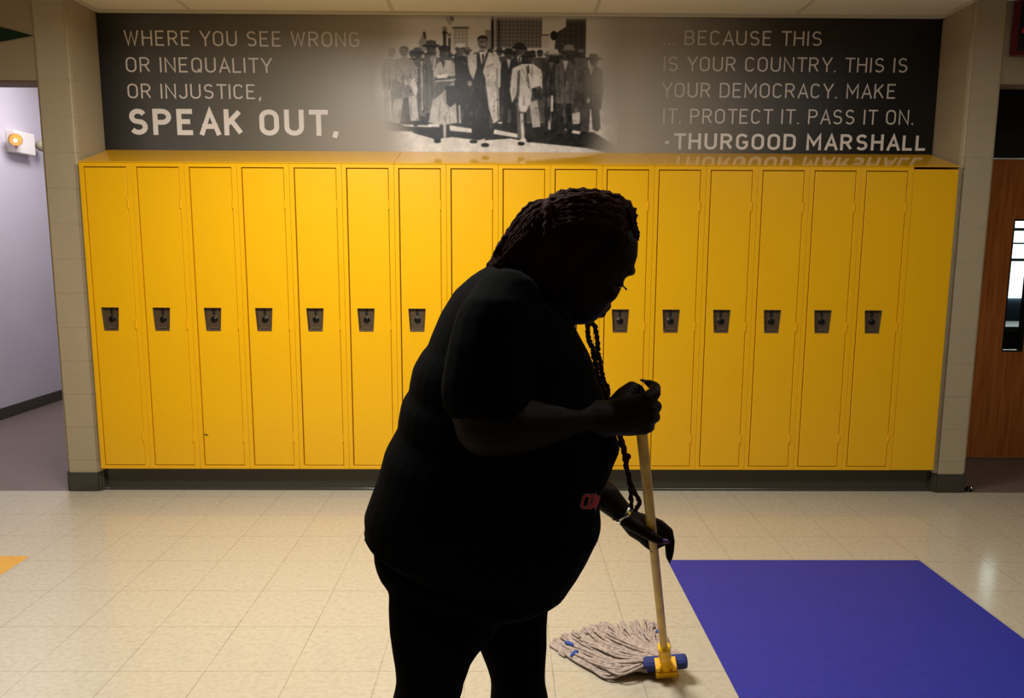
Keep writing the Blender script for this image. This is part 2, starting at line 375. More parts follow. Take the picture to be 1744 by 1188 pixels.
# ------------------------------------------------------------------ lockers
DW, FZ0, FZ1, DZ0, DZ1 = .241, .148, 1.965, .172, 1.940
OX = .027
def locker_meshes():
    bm = bmesh.new(); w = PIT - .0012
    box(bm, 0, OX - .002, 0, .03, FZ0, FZ1 - .020, .0012, 1); box(bm, OX + DW + .002, w, 0, .03, FZ0, FZ1 - .020, .0012, 1)
    box(bm, 0, w, 0, .03, DZ1 + .003, FZ1, .0012, 1); box(bm, OX - .002, OX + DW + .002, 0, .03, FZ0, DZ0 - .003, .0012, 1)
    box(bm, .0, .004, .03, .30, FZ0, FZ1); box(bm, w - .004, w, .03, .30, FZ0, FZ1); box(bm, .004, w - .004, .03, .30, FZ1 - .004, FZ1); box(bm, .004, w - .004, .03, .30, FZ0, FZ0 + .004)
    box(bm, OX + DW + .012, OX + DW + .0135, -.0006, .001, FZ0 + .01, FZ1 - .03)          # folded edge on the hinge side
    box(bm, .004, w - .004, .022, .026, DZ0 - .002, DZ1 + .002, mi=1)  # dark sheet behind the door, painting in the shade of its gaps
    f = bpy.data.meshes.new('cabinet'); bm.normal_update(); bmesh.ops.recalc_face_normals(bm, faces=bm.faces); bm.to_mesh(f); bm.free(); f.materials.append(M['yellow']); f.materials.append(M['gap_scratch'])
    # door: a bevelled leaf with a tapered opening for the latch
    bm = bmesh.new(); x0, x1 = OX + .0035, OX + DW - .0008
    hx, hz = x0 + .092, 1.062; tw, bw, hh = .049, .040, .067
    o = [(x0, DZ0 + .001), (x1, DZ0 + .001), (x1, DZ1 - .002), (x0, DZ1 - .002)]; h = [(hx - bw, hz - hh), (hx + bw, hz - hh), (hx + tw, hz + hh), (hx - tw, hz + hh)]
    b = .0025
    oi = [(x0 + b, DZ0 + b), (x1 - b, DZ0 + b), (x1 - b, DZ1 - b), (x0 + b, DZ1 - b)]
    V = lambda L, y: [bm.verts.new((x, y, z)) for x, z in L]
    vo, vi, vh, vb = V(o, .001 + b), V(oi, .001), V(h, .001), V(o, .018)
    for i in range(4):
        j = (i + 1) % 4
        bm.faces.new((vb[i], vb[j], vo[j], vo[i])); bm.faces.new((vo[i], vo[j], vi[j], vi[i])); bm.faces.new((vi[i], vi[j], vh[j], vh[i]))
    d = bpy.data.meshes.new('door'); bmesh.ops.recalc_face_normals(bm, faces=bm.faces); bm.to_mesh(d); bm.free(); d.materials.append(M['yellow'])
    # recessed cup
    bm = bmesh.new(); k = .88; y1 = .0165
    hb = [(hx + (x - hx) * k, hz + (z - hz) * (.93 if z > hz else .80) + .002) for x, z in h]; rim = [(hx + (x - hx) * 1.05, hz + (z - hz) * 1.03) for x, z in h]
    v0, v1, vr, vr2 = V(h, -.0005), V(hb, y1), V(rim, -.0005), V(rim, .0012)
    for i in range(4):
        j = (i + 1) % 4
        bm.faces.new((v0[i], v0[j], v1[j], v1[i])); bm.faces.new((vr[i], vr[j], v0[j], v0[i])); bm.faces.new((vr2[i], vr2[j], vr[j], vr[i]))
    bm.faces.new(v1)
    box(bm, hx - .027, hx + .027, .004, y1, hz - hh + .011, hz - hh + .020, .002, 1, 1)      # pull lip
    c = bpy.data.meshes.new('latch_cup'); bm.to_mesh(c); bm.free(); c.materials.append(M['cup']); c.materials.append(M['chrome'])
    bm = bmesh.new(); box(bm, hx - .008, hx + .008, y1 - .0025, y1 - .0005, hz + .026, hz + .060, .0006, 1)
    s = bpy.data.meshes.new('latch_slot'); bm.to_mesh(s); bm.free(); s.materials.append(M['slot'])
    bm = bmesh.new(); pr = [(.0, .019), (.0, .012), (-.002, .020), (-.004, .019), (-.0045, .014), (-.009, .0135), (-.0105, .011), (-.0105, .0005)]
    rings = [[bm.verts.new((hx + .001 + r * math.cos(t), y1 + y - (.0008 if i else 0), hz - .002 + r * math.sin(t))) for t in [2 * math.pi * q / 24 for q in range(24)]] for i, (y, r) in enumerate([(0, .022)] + pr[2:])]
    for i, (a_, b_) in enumerate(zip(rings, rings[1:])):
        for q in range(24): bm.faces.new((a_[q], a_[(q + 1) % 24], b_[(q + 1) % 24], b_[q])).material_index = 0 if i < 2 else 1
    bm.faces.new(rings[-1]).material_index = 1
    kn = bpy.data.meshes.new('lock_dial'); bmesh.ops.recalc_face_normals(bm, faces=bm.faces); bm.to_mesh(kn); bm.free(); kn.materials.append(M['chrome']); kn.materials.append(M['dial'])
    bm = bmesh.new(); hxx = OX + DW + .001
    for q in range(3): tube(bm, [(hxx, -.0005, -.026 + q * .0175), (hxx, -.0005, -.026 + q * .0175 + .0165)], .0042, 10)
    hi = bpy.data.meshes.new('hinge'); bmesh.ops.recalc_face_normals(bm, faces=bm.faces); bm.to_mesh(hi); bm.free(); hi.materials.append(M['yellow'])
    return f, d, c, s, kn, hi
fm, dm, cm, sm_, km, hm = locker_meshes()
LBL = ['leftmost yellow locker, beside the left block pier', 'second yellow locker from the left block pier', 'third yellow locker from the left block pier, scratched low on its door',
       'fourth yellow locker from the left block pier', 'fifth yellow locker from the left block pier',
       'sixth yellow locker from the left block pier', 'yellow locker whose latch is just clear of the back of the cleaner',
       'yellow locker with only its upper door showing above the shoulders of the cleaner', 'yellow locker mostly hidden behind the tied back hair of the cleaner',
       'yellow locker behind the head of the cleaner, its latch just showing under her chin', 'yellow locker whose latch is right in front of the mouth of the cleaner',
       'yellow locker behind the upper mop handle, fifth from the right end panel', 'fourth yellow locker from the plain right end panel', 'third yellow locker from the plain right end panel',
       'second yellow locker from the plain right end panel', 'last yellow locker on the right, beside the plain end panel']
def put(name, me, parent, loc=(0, 0, 0)):
    o = bpy.data.objects.new(name, me); C.objects.link(o); o.parent = parent; o.location = loc; return o
for i in range(16):
    L = thing('locker', LBL[i], 'locker', (LX0 + PIT * i, YL, 0), 'yellow lockers in the wall niche')
    put('cabinet', fm, L); dd = put('door', dm, L)
    put('latch_cup', cm, dd)['label'] = 'dark steel latch cup'; put('latch_slot', sm_, dd); put('lock_dial', km, dd)['label'] = 'black lock dial with chrome rim'
    for z in (1.735, 1.03, .345): put('hinge', hm, dd, (0, 0, z))
    if i == 2:
        bm = bmesh.new(); tube(bm, [(.033, .0005, .365), (.046, .0005, .361), (.058, .0005, .357)], [.0015, .004, .0012], 6); obj('scratch', bm, M['gap_scratch'], dd)
fx0 = LX0 + PIT * 16
bm = bmesh.new(); box(bm, fx0, 2.632, 0.002 + YL, YL + .02, FZ0, FZ1 - .012, .003); box(bm, 2.612, 2.632, YL + .004, YL + .30, FZ0, FZ1 - .012, .003)
tag(obj('end_panel', bm, M['yellow']), 'plain yellow metal filler panel between the last locker and the right block pier', 'panel')
# sloping hoods in three lengths
def hood(x0, x1, lab):
    bm = bmesh.new(); zt = 2.078; pts = [(YL - .002, FZ1 + .001), (YL - .002, FZ1 + .006), (YB - .003, zt), (YB - .003, FZ1 + .001)]
    a_ = [bm.verts.new((x0, y, z)) for y, z in pts]; b_ = [bm.verts.new((x1, y, z)) for y, z in pts]
    for i in range(4): bm.faces.new((a_[i], a_[(i + 1) % 4], b_[(i + 1) % 4], b_[i]))
    bm.faces.new(a_); bm.faces.new(b_[::-1])
    return tag(obj('locker_hood', bm, M['hood']), lab, 'locker top', 'sloping yellow tops of the lockers')
h1, h2 = LX0 + PIT * 6, LX0 + PIT * 11
hd = hood(LX0, h1 - .001, 'left length of glossy sloping yellow top over the first six lockers')
hood(h1 + .001, h2 - .001, 'middle length of glossy sloping yellow top below the printed crowd')
hood(h2 + .001, 2.636, 'right length of glossy sloping yellow top mirroring the bold lettering')

# ------------------------------------------------------------------ mural
YM = YB
mx0, mx1, mz0, mz1 = -2.474, 2.648, 2.0, 2.879
mural = thing('mural', 'wide printed mural above the lockers with white quotation lettering and a grey street crowd', 'mural', ((mx0 + mx1) / 2, YM, mz0))
def to_par(me): 
    for v in me.vertices: v.co -= Vector(mural.location)
    return me
def colored(name, V, Fc, cols, parent=None):
    me = bpy.data.meshes.new(name); me.from_pydata([tuple(v) for v in V], [], Fc)
    at = me.color_attributes.new('Col', 'FLOAT_COLOR', 'POINT')
    at.data.foreach_set('color', np.c_[np.asarray(cols, dtype=np.float32), np.ones(len(V), np.float32)].astype(np.float32).ravel())
    return link(name, to_par(me), M['print'], mural)
S2L = lambda v: np.where(v <= .04045, v / 12.92, ((v + .055) / 1.055) ** 2.4)
# the printed ground: pale in the middle, almost black at both ends (sRGB 0-255 along photo x)
GX = np.array([160, 200, 250, 330, 420, 520, 600, 680, 880, 1000, 1080, 1160, 1240, 1320, 1400, 1480, 1620])
GV = np.array([[22, 20, 18], [52, 51, 50], [84, 83, 82], [92, 90, 87], [106, 102, 94], [128, 122, 112], [146, 139, 127], [162, 153, 142], [170, 160, 152], [166, 160, 150], [166, 159, 147], [148, 140, 129], [112, 106, 97], [70, 65, 58], [44, 40, 35], [24, 22, 20], [14, 13, 12]], float)
def ground(x, t):               # x photo px, t 0 top..1 bottom
    c = np.stack([np.interp(x, GX, GV[:, k]) for k in range(3)], -1)
    e = np.clip((np.abs(x - 850) - 250) / 500, 0, 1)
    top = np.clip((.42 - t) / .42, 0, 1) * (.0 + .16 * e)  # light falloff below the ceiling, painted in: upper outer print darkened
    return S2L(np.clip(c * 1.07 * (1 - top)[..., None], 0, 255) / 255)
nx, nz = 200, 24
xs = np.linspace(mx0, mx1, nx); zs = np.linspace(mz0, mz1, nz)
def px_of(X, Z, Y=YM):
    q = Vector((X, Y, Z)) - EYEV; d = q.dot(FW); return IW / 2 + F * q.dot(RT) / d, IH / 2 - F * q.dot(UP) / d
XX, ZZ = np.meshgrid(xs, zs)
def pxx(X): return np.interp(X, [mx0, mx1], [px_of(mx0, 2.4)[0], px_of(mx1, 2.4)[0]])
tt = 1 - np.clip((ZZ - 2.072) / (mz1 - 2.072), 0, 1)
cols = ground(pxx(XX), tt).reshape(-1, 3)
V = np.stack([XX, np.full_like(XX, YM), ZZ], -1).reshape(-1, 3)
idx = lambda i, j, n: i * n + j
Fc = [(idx(i, j, nx), idx(i, j + 1, nx), idx(i + 1, j + 1, nx), idx(i + 1, j, nx)) for i in range(nz - 1) for j in range(nx - 1)]
colored('printed_ground', V, Fc, cols)
bm = bmesh.new(); box(bm, mx0, mx1, YM + .001, YM + .015, mz0, mz1)
for v in bm.verts: v.co -= Vector(mural.location)
obj('backing', bm, M['navy'], mural)

# the printed picture: a generic street crowd, drawn tone by tone on a fine vertex grid
PX0, PX1, PY0, PY1, SS = 636, 1056, 22, 261, 3
cw, ch = (PX1 - PX0) * SS, (PY1 - PY0) * SS
gxp, gyp = np.meshgrid(PX0 + (np.arange(cw) + .5) / SS, PY0 + (np.arange(ch) + .5) / SS)
img = np.zeros((ch, cw)); img[:] = 190
def poly(pts, v, a=1.0):
    P = np.array(pts, float); x0, y0 = P.min(0); x1, y1 = P.max(0)
    i0, i1 = max(0, int((y0 - PY0) * SS)), min(ch, int((y1 - PY0) * SS) + 2); j0, j1 = max(0, int((x0 - PX0) * SS)), min(cw, int((x1 - PX0) * SS) + 2)
    if i0 >= i1 or j0 >= j1: return
    X, Y = gxp[i0:i1, j0:j1], gyp[i0:i1, j0:j1]; ins = np.zeros(X.shape, bool)
    for (ax, ay), (bx, by) in zip(P, np.roll(P, -1, 0)):
        if ay == by: continue
        ins ^= ((ay > Y) != (by > Y)) & (X < (bx - ax) * (Y - ay) / (by - ay) + ax)
    s = img[i0:i1, j0:j1]; val = v(X, Y) if callable(v) else v
    s[ins] = (s * (1 - a) + a * val)[ins] if not callable(v) else val[ins]
def ell(cx, cy, rx, ry, v, a=1.0): poly([(cx + rx * math.cos(t), cy + ry * math.sin(t)) for t in np.linspace(0, 2 * math.pi, 24, False)], v, a)
def ln(x0, y0, x1, y1, w, v):
    d = math.hypot(x1 - x0, y1 - y0) or 1; nx_, ny_ = -(y1 - y0) / d * w / 2, (x1 - x0) / d * w / 2
    poly([(x0 + nx_, y0 + ny_), (x1 + nx_, y1 + ny_), (x1 - nx_, y1 - ny_), (x0 - nx_, y0 - ny_)], v)
rs = np.random.RandomState(4)
# buildings, lamp post
def windows(a_, b_, sx, sy, lo, hi): return lambda X, Y: np.where(((X - a_) % sx < sx * .45) & ((Y - b_) % sy < sy * .55), hi, lo)
poly([(772, 42), (798, 42), (798, 80), (772, 80)], windows(772, 44, 6, 6, 150, 186)); ln(771, 43, 799, 43, 3, 70)
poly([(826, 46), (842, 46), (842, 80), (826, 80)], 130); poly([(836, 24), (841, 24), (841, 78), (836, 78)], 25)
poly([(843, 25), (922, 25), (922, 76), (843, 76)], windows(843, 27, 6.5, 6.5, 84, 122)); poly([(848, 25), (851, 25), (851, 76), (848, 76)], 34)
poly([(921, 54), (934, 54), (934, 76), (921, 76)], 176); ln(921, 54, 934, 54, 2, 60)
poly([(946, 50), (962, 40), (962, 26), (996, 26), (996, 110), (940, 110)], windows(946, 30, 9, 9, 52, 66)); ell(942, 55, 6, 8, 18)
poly([(758, 24), (764, 24), (770, 36), (766, 40)], 150); poly([(766, 23), (773, 24), (773, 32), (768, 30)], 40)
ell(758, 45, 4, 4.5, 120); ln(758, 48, 758, 84, 5, 34); ln(754, 52, 763, 52, 3, 40); ell(766, 55, 3, 3, 110); ln(766, 60, 766, 84, 4, 44)
poly([(714, 68), (722, 52), (727, 52), (727, 82), (716, 82)], 140); ln(723, 50, 725, 62, 4, 50)
# ground with its long shadows
poly([(636, 206), (1056, 206), (1056, 262), (636, 262)], 200)
poly([(655, 205), (760, 204), (860, 206), (1000, 205), (1000, 226), (650, 222)], 38)
poly([(690, 215), (1012, 222), (1040, 240), (1056, 252), (1056, 262), (1000, 250), (900, 240), (870, 234), (820, 238), (770, 232), (740, 236), (705, 226)], 34)
for p in ([(728, 209), (748, 209), (748, 215), (729, 214)], [(764, 211), (808, 218), (808, 225), (766, 221)], [(848, 208), (860, 208), (858, 203), (848, 203)], [(842, 218), (882, 226), (882, 233), (840, 226)], [(680, 210), (735, 212), (735, 215), (690, 214)], [(962, 216), (990, 221), (988, 226), (966, 222)]): poly(p, 205)
# people: back rows first
def head(x, y, r, skin=70, hat=None, hair=25):
    ell(x, y, r * .82, r, skin); ell(x + r * .25, y + r * .2, r * .45, r * .6, skin + 26, .7)
    if hat is None: poly([(x - r * .9, y - r * .05), (x - r * .75, y - r * .8), (x, y - r * 1.12), (x + r * .75, y - r * .8), (x + r * .9, y - r * .05), (x + r * .5, y - r * .5), (x - r * .5, y - r * .5)], hair)
    else:
        ell(x, y - r * .42, r * 1.5, r * .3, max(12, hat - 50)); poly([(x - r * .95, y - r * .45), (x - r * .8, y - r * 1.25), (x - r * .1, y - r * 1.42), (x + r * .75, y - r * 1.25), (x + r * .95, y - r * .45)], hat)
    ell(x - r * .3, y - r * .05, r * .13, r * .09, 18); ell(x + r * .3, y - r * .05, r * .13, r * .09, 18); ln(x - r * .25, y + r * .5, x + r * .25, y + r * .5, r * .14, 30)
def body(x, top, w, hem, foot, coat, legs, shirt=None, tie=False, lean=0, flare=1.0):
    hw = w / 2
    ln(x - hw * .4, hem - 4, x - hw * .45 + lean, foot, w * .36, legs); ln(x + hw * .4, hem - 4, x + hw * .55 - lean, foot - 5, w * .34, legs * .8)
    ell(x - hw * .5 + lean, foot + 1, 4, 2.4, 14); ell(x + hw * .55 - lean, foot - 4, 4, 2.4, 14)
    poly([(x - hw * .35, top), (x + hw * .35, top), (x + hw, top + 8), (x + hw * 1.08, top + (hem - top) * .55), (x + hw * .9 * flare, hem), (x - hw * .9 * flare, hem), (x - hw * 1.08, top + (hem - top) * .55), (x - hw, top + 8)], coat)
    ln(x - hw * .72, top + 12, x - hw * .62, hem - 6, 1.4, coat * .55); ln(x + hw * .72, top + 12, x + hw * .62, hem - 6, 1.4, coat * .55); ln(x, top + 18, x, hem, 1.2, coat * .5)
    if shirt: poly([(x - hw * .3, top), (x + hw * .3, top), (x, top + 18)], shirt)
    if tie: ln(x, top + 1, x, top + 15, 2.6, 22)
poly([(690, 95), (1000, 92), (1005, 205), (680, 205)], 30, .75)
for k in range(22):
    x = 700 + k * 13.6 + rs.uniform(-3, 3); y = 86 + rs.uniform(-4, 7); head(x, y, 6, rs.randint(48, 90), rs.choice([None, 50, 110]) if k % 2 else None); poly([(x - 9, y + 7), (x + 9, y + 7), (x + 11, 150), (x - 11, 150)], int(rs.choice([24, 40, 62, 88])))
# left group
body(664, 96, 26, 150, 206, 140, 150); head(668, 86, 8, 120, None, 90)
body(713, 97, 24, 196, 210, 92, 44); head(712, 88, 8, 50, 74); ln(719, 100, 719, 185, 3, 176); ln(727, 104, 729, 200, 5, 160)
body(736, 90, 28, 190, 206, 96, 36, 150); head(735, 78, 10, 62, 66); ln(742, 92, 738, 116, 4, 176)
chk = lambda X, Y: np.where((((X // 2.6) % 2) == ((Y // 2.6) % 2)), 205, 74)
ln(683, 140, 673, 208, 15, 165); ln(700, 138, 706, 204, 14, 178); ell(672, 211, 7, 3, 60); ell(706, 207, 6, 3, 50); poly([(668, 134), (708, 134), (706, 160), (668, 168)], 118)
poly([(674, 98), (688, 93), (702, 96), (712, 112), (712, 136), (702, 146), (690, 140), (670, 132), (669, 112)], chk); ln(671, 128, 694, 140, 6, 160); head(689, 84, 9, 96, None, 66)
poly([(698, 140), (706, 128), (712, 150), (708, 164)], 196)
# woman in the pale belted coat
ln(757, 206, 757, 234, 5, 165); ln(762, 200, 763, 226, 5, 30); poly([(738, 236), (750, 232), (750, 240), (742, 242)], 30); ell(744, 240, 6, 3, 14)
poly([(745, 104), (756, 98), (768, 98), (779, 106), (783, 124), (774, 132), (774, 142), (779, 207), (755, 211), (729, 207), (738, 160), (742, 134), (738, 120)], 178)
poly([(742, 136), (774, 134), (752, 156), (738, 168), (738, 150)], 88); ln(741, 131, 784, 127, 5, 44); poly([(745, 124), (762, 122), (762, 129), (745, 130)], 236); poly([(774, 130), (788, 124), (786, 138), (780, 141)], 240)
poly([(759, 144), (782, 140), (784, 158), (776, 172), (766, 180), (760, 172)], 16); poly([(752, 100), (758, 99), (756, 114)], 40); ln(750, 170, 746, 205, 2, 140); ln(764, 180, 766, 208, 2, 140)
head(757, 86, 9.5, 66, None, 18); ell(757, 78, 10, 5, 16)
# woman in white hat and dark coat
poly([(774, 92), (792, 90), (804, 104), (802, 160), (804, 205), (778, 205), (776, 140)], 22); ln(782, 176, 783, 208, 4, 170); head(784, 82, 9, 80, None, 15); ell(784, 73, 9, 4, 205)
# central man: dark suit under an open pale coat
ln(812, 140, 812, 236, 18, 16); ln(824, 140, 824, 232, 18, 20); ell(826, 246, 7, 3.6, 12); poly([(814, 238), (826, 234), (822, 244)], 200); ell(806, 240, 7, 3, 14)
poly([(800, 90), (818, 86), (836, 86), (850, 94), (852, 120), (854, 196), (834, 206), (826, 150), (818, 146), (806, 146), (800, 170), (796, 120)], 36)
poly([(796, 92), (812, 86), (812, 112), (806, 132), (800, 120), (797, 108)], 190); poly([(832, 84), (848, 90), (855, 108), (857, 140), (849, 146), (851, 200), (840, 208), (832, 180), (826, 128), (822, 118)], 196)
ln(846, 112, 848, 200, 2, 120); ln(828, 110, 840, 104, 2, 130); poly([(816, 84), (828, 84), (824, 104), (820, 104)], 214); ln(822, 87, 823, 104, 3, 20); ell(800, 138, 4, 5, 150)
ell(822, 68, 8.5, 11.5, 110); poly([(813, 66), (814, 58), (822, 55), (830, 58), (831, 66), (828, 61), (816, 61)], 22); ln(818, 75, 827, 75, 1.6, 20); ln(817, 66, 827, 66, 1.6, 40); ell(824, 71, 2, 3, 150)
# dark figures behind
body(866, 96, 26, 180, 212, 24, 20, 180); head(866, 88, 8, 52, 20); body(884, 92, 28, 170, 214, 30, 20, 210, True); head(884, 80, 9, 60, 18)
# man in the pale suit
ln(886, 170, 888, 234, 13, 96); ln(888, 190, 891, 236, 5, 190); ln(908, 168, 914, 214, 14, 172); ell(888, 243, 6, 3.5, 12); ell(902, 238, 5, 3, 14); poly([(885, 236), (893, 232), (898, 238), (888, 241)], 205)
poly([(872, 112), (888, 104), (908, 104), (921, 114), (926, 134), (936, 150), (931, 154), (919, 142), (906, 146), (904, 168), (896, 188), (884, 186), (881, 140), (878, 160), (872, 172), (868, 150)], 198)
poly([(881, 116), (886, 114), (884, 160), (879, 168)], 90); ln(896, 108, 901, 146, 2, 70); ln(889, 112, 901, 142, 1.5, 110); poly([(895, 104), (903, 104), (900, 118)], 225); ln(899, 106, 900, 120, 2.4, 24); poly([(905, 146), (916, 146), (924, 168), (908, 160)], 40)
head(900, 94, 9, 44, 36)
# right group, greying away
body(938, 100, 28, 170, 224, 50, 36, 90); head(942, 90, 9, 36, 182); body(962, 98, 32, 172, 226, 88, 40, 180); head(968, 84, 10, 50, 128); ln(940, 158, 940, 186, 4, 190); ln(936, 202, 936, 218, 4, 170)
body(1006, 106, 40, 182, 222, 62, 70, 160); head(1010, 98, 9, 78, 90); ell(1002, 166, 3, 5, 160); poly([(974, 190), (988, 186), (988, 208), (976, 208)], 176)
for t_ in range(260):           # photographic speckle
    x, y = rs.uniform(690, 1000), rs.uniform(84, 210); ell(x, y, rs.uniform(.6, 2), rs.uniform(.6, 3), rs.choice([20, 60, 120, 180]), .35)
for t_ in range(200):           # folds and creases in the clothes
    x, y = rs.uniform(668, 1015), rs.uniform(104, 196); poly([(x, y), (x + 1.6, y), (x + rs.uniform(-3, 4), y + rs.uniform(10, 30)), (x - 1 + rs.uniform(-2, 2), y + 12)], int(rs.choice([14, 26, 150, 190])), .22)
def soft(n):
    a_ = rs.uniform(-1, 1, (ch // n + 2, cw // n + 2)); iy, ix = np.arange(ch) / n, np.arange(cw) / n
    y_, x_ = iy.astype(int)[:, None], ix.astype(int)[None]; fy, fx = (iy % 1)[:, None], (ix % 1)[None]
    return (a_[y_, x_] * (1 - fx) + a_[y_, x_ + 1] * fx) * (1 - fy) + (a_[y_ + 1, x_] * (1 - fx) + a_[y_ + 1, x_ + 1] * fx) * fy
img += (soft(9) * 9 + soft(24) * 14) * np.clip((gyp - 70) / 30, .15, 1)
img = img.reshape(ch // SS, SS, cw // SS, SS).mean((1, 3))
k = np.array([1, 3, 1.]) / 5
img = np.apply_along_axis(lambda r: np.convolve(np.pad(r, 1, 'edge'), k, 'valid'), 1, img); img = np.apply_along_axis(lambda r: np.convolve(np.pad(r, 1, 'edge'), k, 'valid'), 0, img)
h_, w_ = img.shape
gx2, gy2 = np.meshgrid(PX0 + np.arange(w_) + .5, PY0 + np.arange(h_) + .5)
fade = np.clip((gx2 - 640 - 14 * np.sin(gy2 / 31)) / 66, 0, 1) * np.clip((1056 - gx2 + 10 * np.sin(gy2 / 27)) / 74, 0, 1); fade = fade * fade * (3 - 2 * fade)
fade *= np.clip((gy2 - 18) / 14, .55, 1)
tone = S2L(np.clip(img * 1.17 - 8, 2, 255) / 255)[..., None] * np.array([1.02, .96, .92])
sky = gy2[..., None] * 0 + ground(gx2, (gy2 - 22) / 238)
col = sky * (1 - fade[..., None]) + tone * fade[..., None]
pa, pb = A(PX0, 140, YM), A(PX1, 140, YM); za, zb = A(846, PY0, YM).z, A(846, PY1, YM).z
XX, ZZ = np.meshgrid(np.linspace(pa.x, pb.x, w_), np.linspace(min(za, mz1 - .001), zb, h_))
V = np.stack([XX, np.full_like(XX, YM - .001), ZZ], -1).reshape(-1, 3)
I = np.arange(h_ * w_).reshape(h_, w_)
Fc = np.stack([I[1:, :-1], I[1:, 1:], I[:-1, 1:], I[:-1, :-1]], -1).reshape(-1, 4).tolist()
colored('printed_crowd', V, Fc, col.reshape(-1, 3))

# lettering: plain round-cornered stroke capitals
def arc(cx, cy, rx, ry, a0, a1, n=9): return [(cx + rx * math.cos(math.radians(a0 + (a1 - a0) * i / n)), cy + ry * math.sin(math.radians(a0 + (a1 - a0) * i / n))) for i in range(n + 1)]
W_ = .56; R_ = .27
GL = {
 'A': (.60, [[(0, 0), (.30, 1), (.60, 0)], [(.10, .3), (.50, .3)]]),
 'B': (.54, [[(0, 0), (0, 1)], [(0, 1), (.28, 1)] + arc(.28, .76, .22, .24, 90, -90) + [(0, .52)], [(.2, .52)] + arc(.29, .26, .25, .26, 90, -90) + [(0, 0)]]),
 'C': (.52, [arc(.26, .74, .26, .26, 20, 180) + arc(.26, .26, .26, .26, 180, 340)]),
 'D': (.55, [[(0, 0), (0, 1)], [(0, 1), (.27, 1)] + arc(.27, .72, .28, .28, 90, 0) + arc(.27, .28, .28, .28, 0, -90) + [(0, 0)]]),
 'E': (.48, [[(.48, 1), (0, 1), (0, 0), (.48, 0)], [(0, .52), (.42, .52)]]),
 'G': (.54, [arc(.27, .73, .27, .27, 25, 180) + arc(.27, .27, .27, .27, 180, 360) + [(.54, .46), (.30, .46)]]),
 'H': (.56, [[(0, 0), (0, 1)], [(.56, 0), (.56, 1)], [(0, .52), (.56, .52)]]),
 'I': (.0, [[(0, 0), (0, 1)]]),
 'J': (.42, [[(.42, 1), (.42, .24)] + arc(.2, .24, .22, .24, 0, -160)]),
 'K': (.54, [[(0, 0), (0, 1)], [(.50, 1), (.0, .38)], [(.18, .6), (.54, 0)]]),
 'L': (.46, [[(0, 1), (0, 0), (.46, 0)]]),
 'M': (.70, [[(0, 0), (0, 1), (.35, .32), (.70, 1), (.70, 0)]]),
 'N': (.58, [[(0, 0), (0, 1), (.58, 0), (.58, 1)]]),
 'O': (W_, [arc(.28, .72, .28, .28, 0, 180) + arc(.28, .28, .28, .28, 180, 360) + [(.56, .72)]]),
 'P': (.52, [[(0, 0), (0, 1)], [(0, 1), (.27, 1)] + arc(.27, .74, .25, .26, 90, -90) + [(0, .48)]]),
 'Q': (W_, [arc(.28, .72, .28, .28, 0, 180) + arc(.28, .28, .28, .28, 180, 360) + [(.56, .72)], [(.34, .20), (.58, -.03)]]),
 'R': (.54, [[(0, 0), (0, 1)], [(0, 1), (.27, 1)] + arc(.27, .74, .25, .26, 90, -90) + [(0, .48)], [(.27, .48), (.54, 0)]]),
 'S': (.52, [arc(.26, .75, .24, .25, 25, 240) + arc(.26, .26, .26, .26, 60, -150)]),
 'T': (.54, [[(0, 1), (.54, 1)], [(.27, 1), (.27, 0)]]),
 'U': (.56, [[(0, 1), (0, .28)] + arc(.28, .28, .28, .28, 180, 360) + [(.56, 1)]]),
 'W': (.82, [[(0, 1), (.21, 0), (.41, .95), (.61, 0), (.82, 1)]]),
 'Y': (.58, [[(0, 1), (.29, .44), (.58, 1)], [(.29, .44), (.29, 0)]]),
 '.': (.0, [[(0, 0), (0, .02)]]), ',': (.06, [[(.05, .10), (.05, .02), (-.01, -.20)]]), '-': (.22, [[(0, .42), (.22, .42)]]),
}
def stroke(pts, t):
    """offset both sides of a polyline with mitred joints -> quads"""
    P = []
    for p in pts:
        p = Vector(p).to_2d() if not isinstance(p, Vector) else p
        if not P or (p - P[-1]).length > 1e-4: P.append(p)
    n = len(P); closed = (P[0] - P[-1]).length < 1e-3; Lf, Rg = [], []
    for i in range(n):
        if closed and i in (0, n - 1): d0, d1 = P[-1] - P[-2], P[1] - P[0]
        else: d0 = P[i] - P[i - 1] if i else P[1] - P[0]; d1 = P[i + 1] - P[i] if i < n - 1 else P[-1] - P[-2]
        d0, d1 = d0.normalized(), d1.normalized(); n0, n1 = Vector((-d0.y, d0.x)), Vector((-d1.y, d1.x)); m = n0 + n1
        m = m.normalized() if m.length > .1 else n1
        k = min(1 / max(m.dot(n1), .35), 2.2); Lf.append(P[i] + m * t / 2 * k); Rg.append(P[i] - m * t / 2 * k)
    return [(Lf[i], Rg[i], Rg[i + 1], Lf[i + 1]) for i in range(n - 1)]
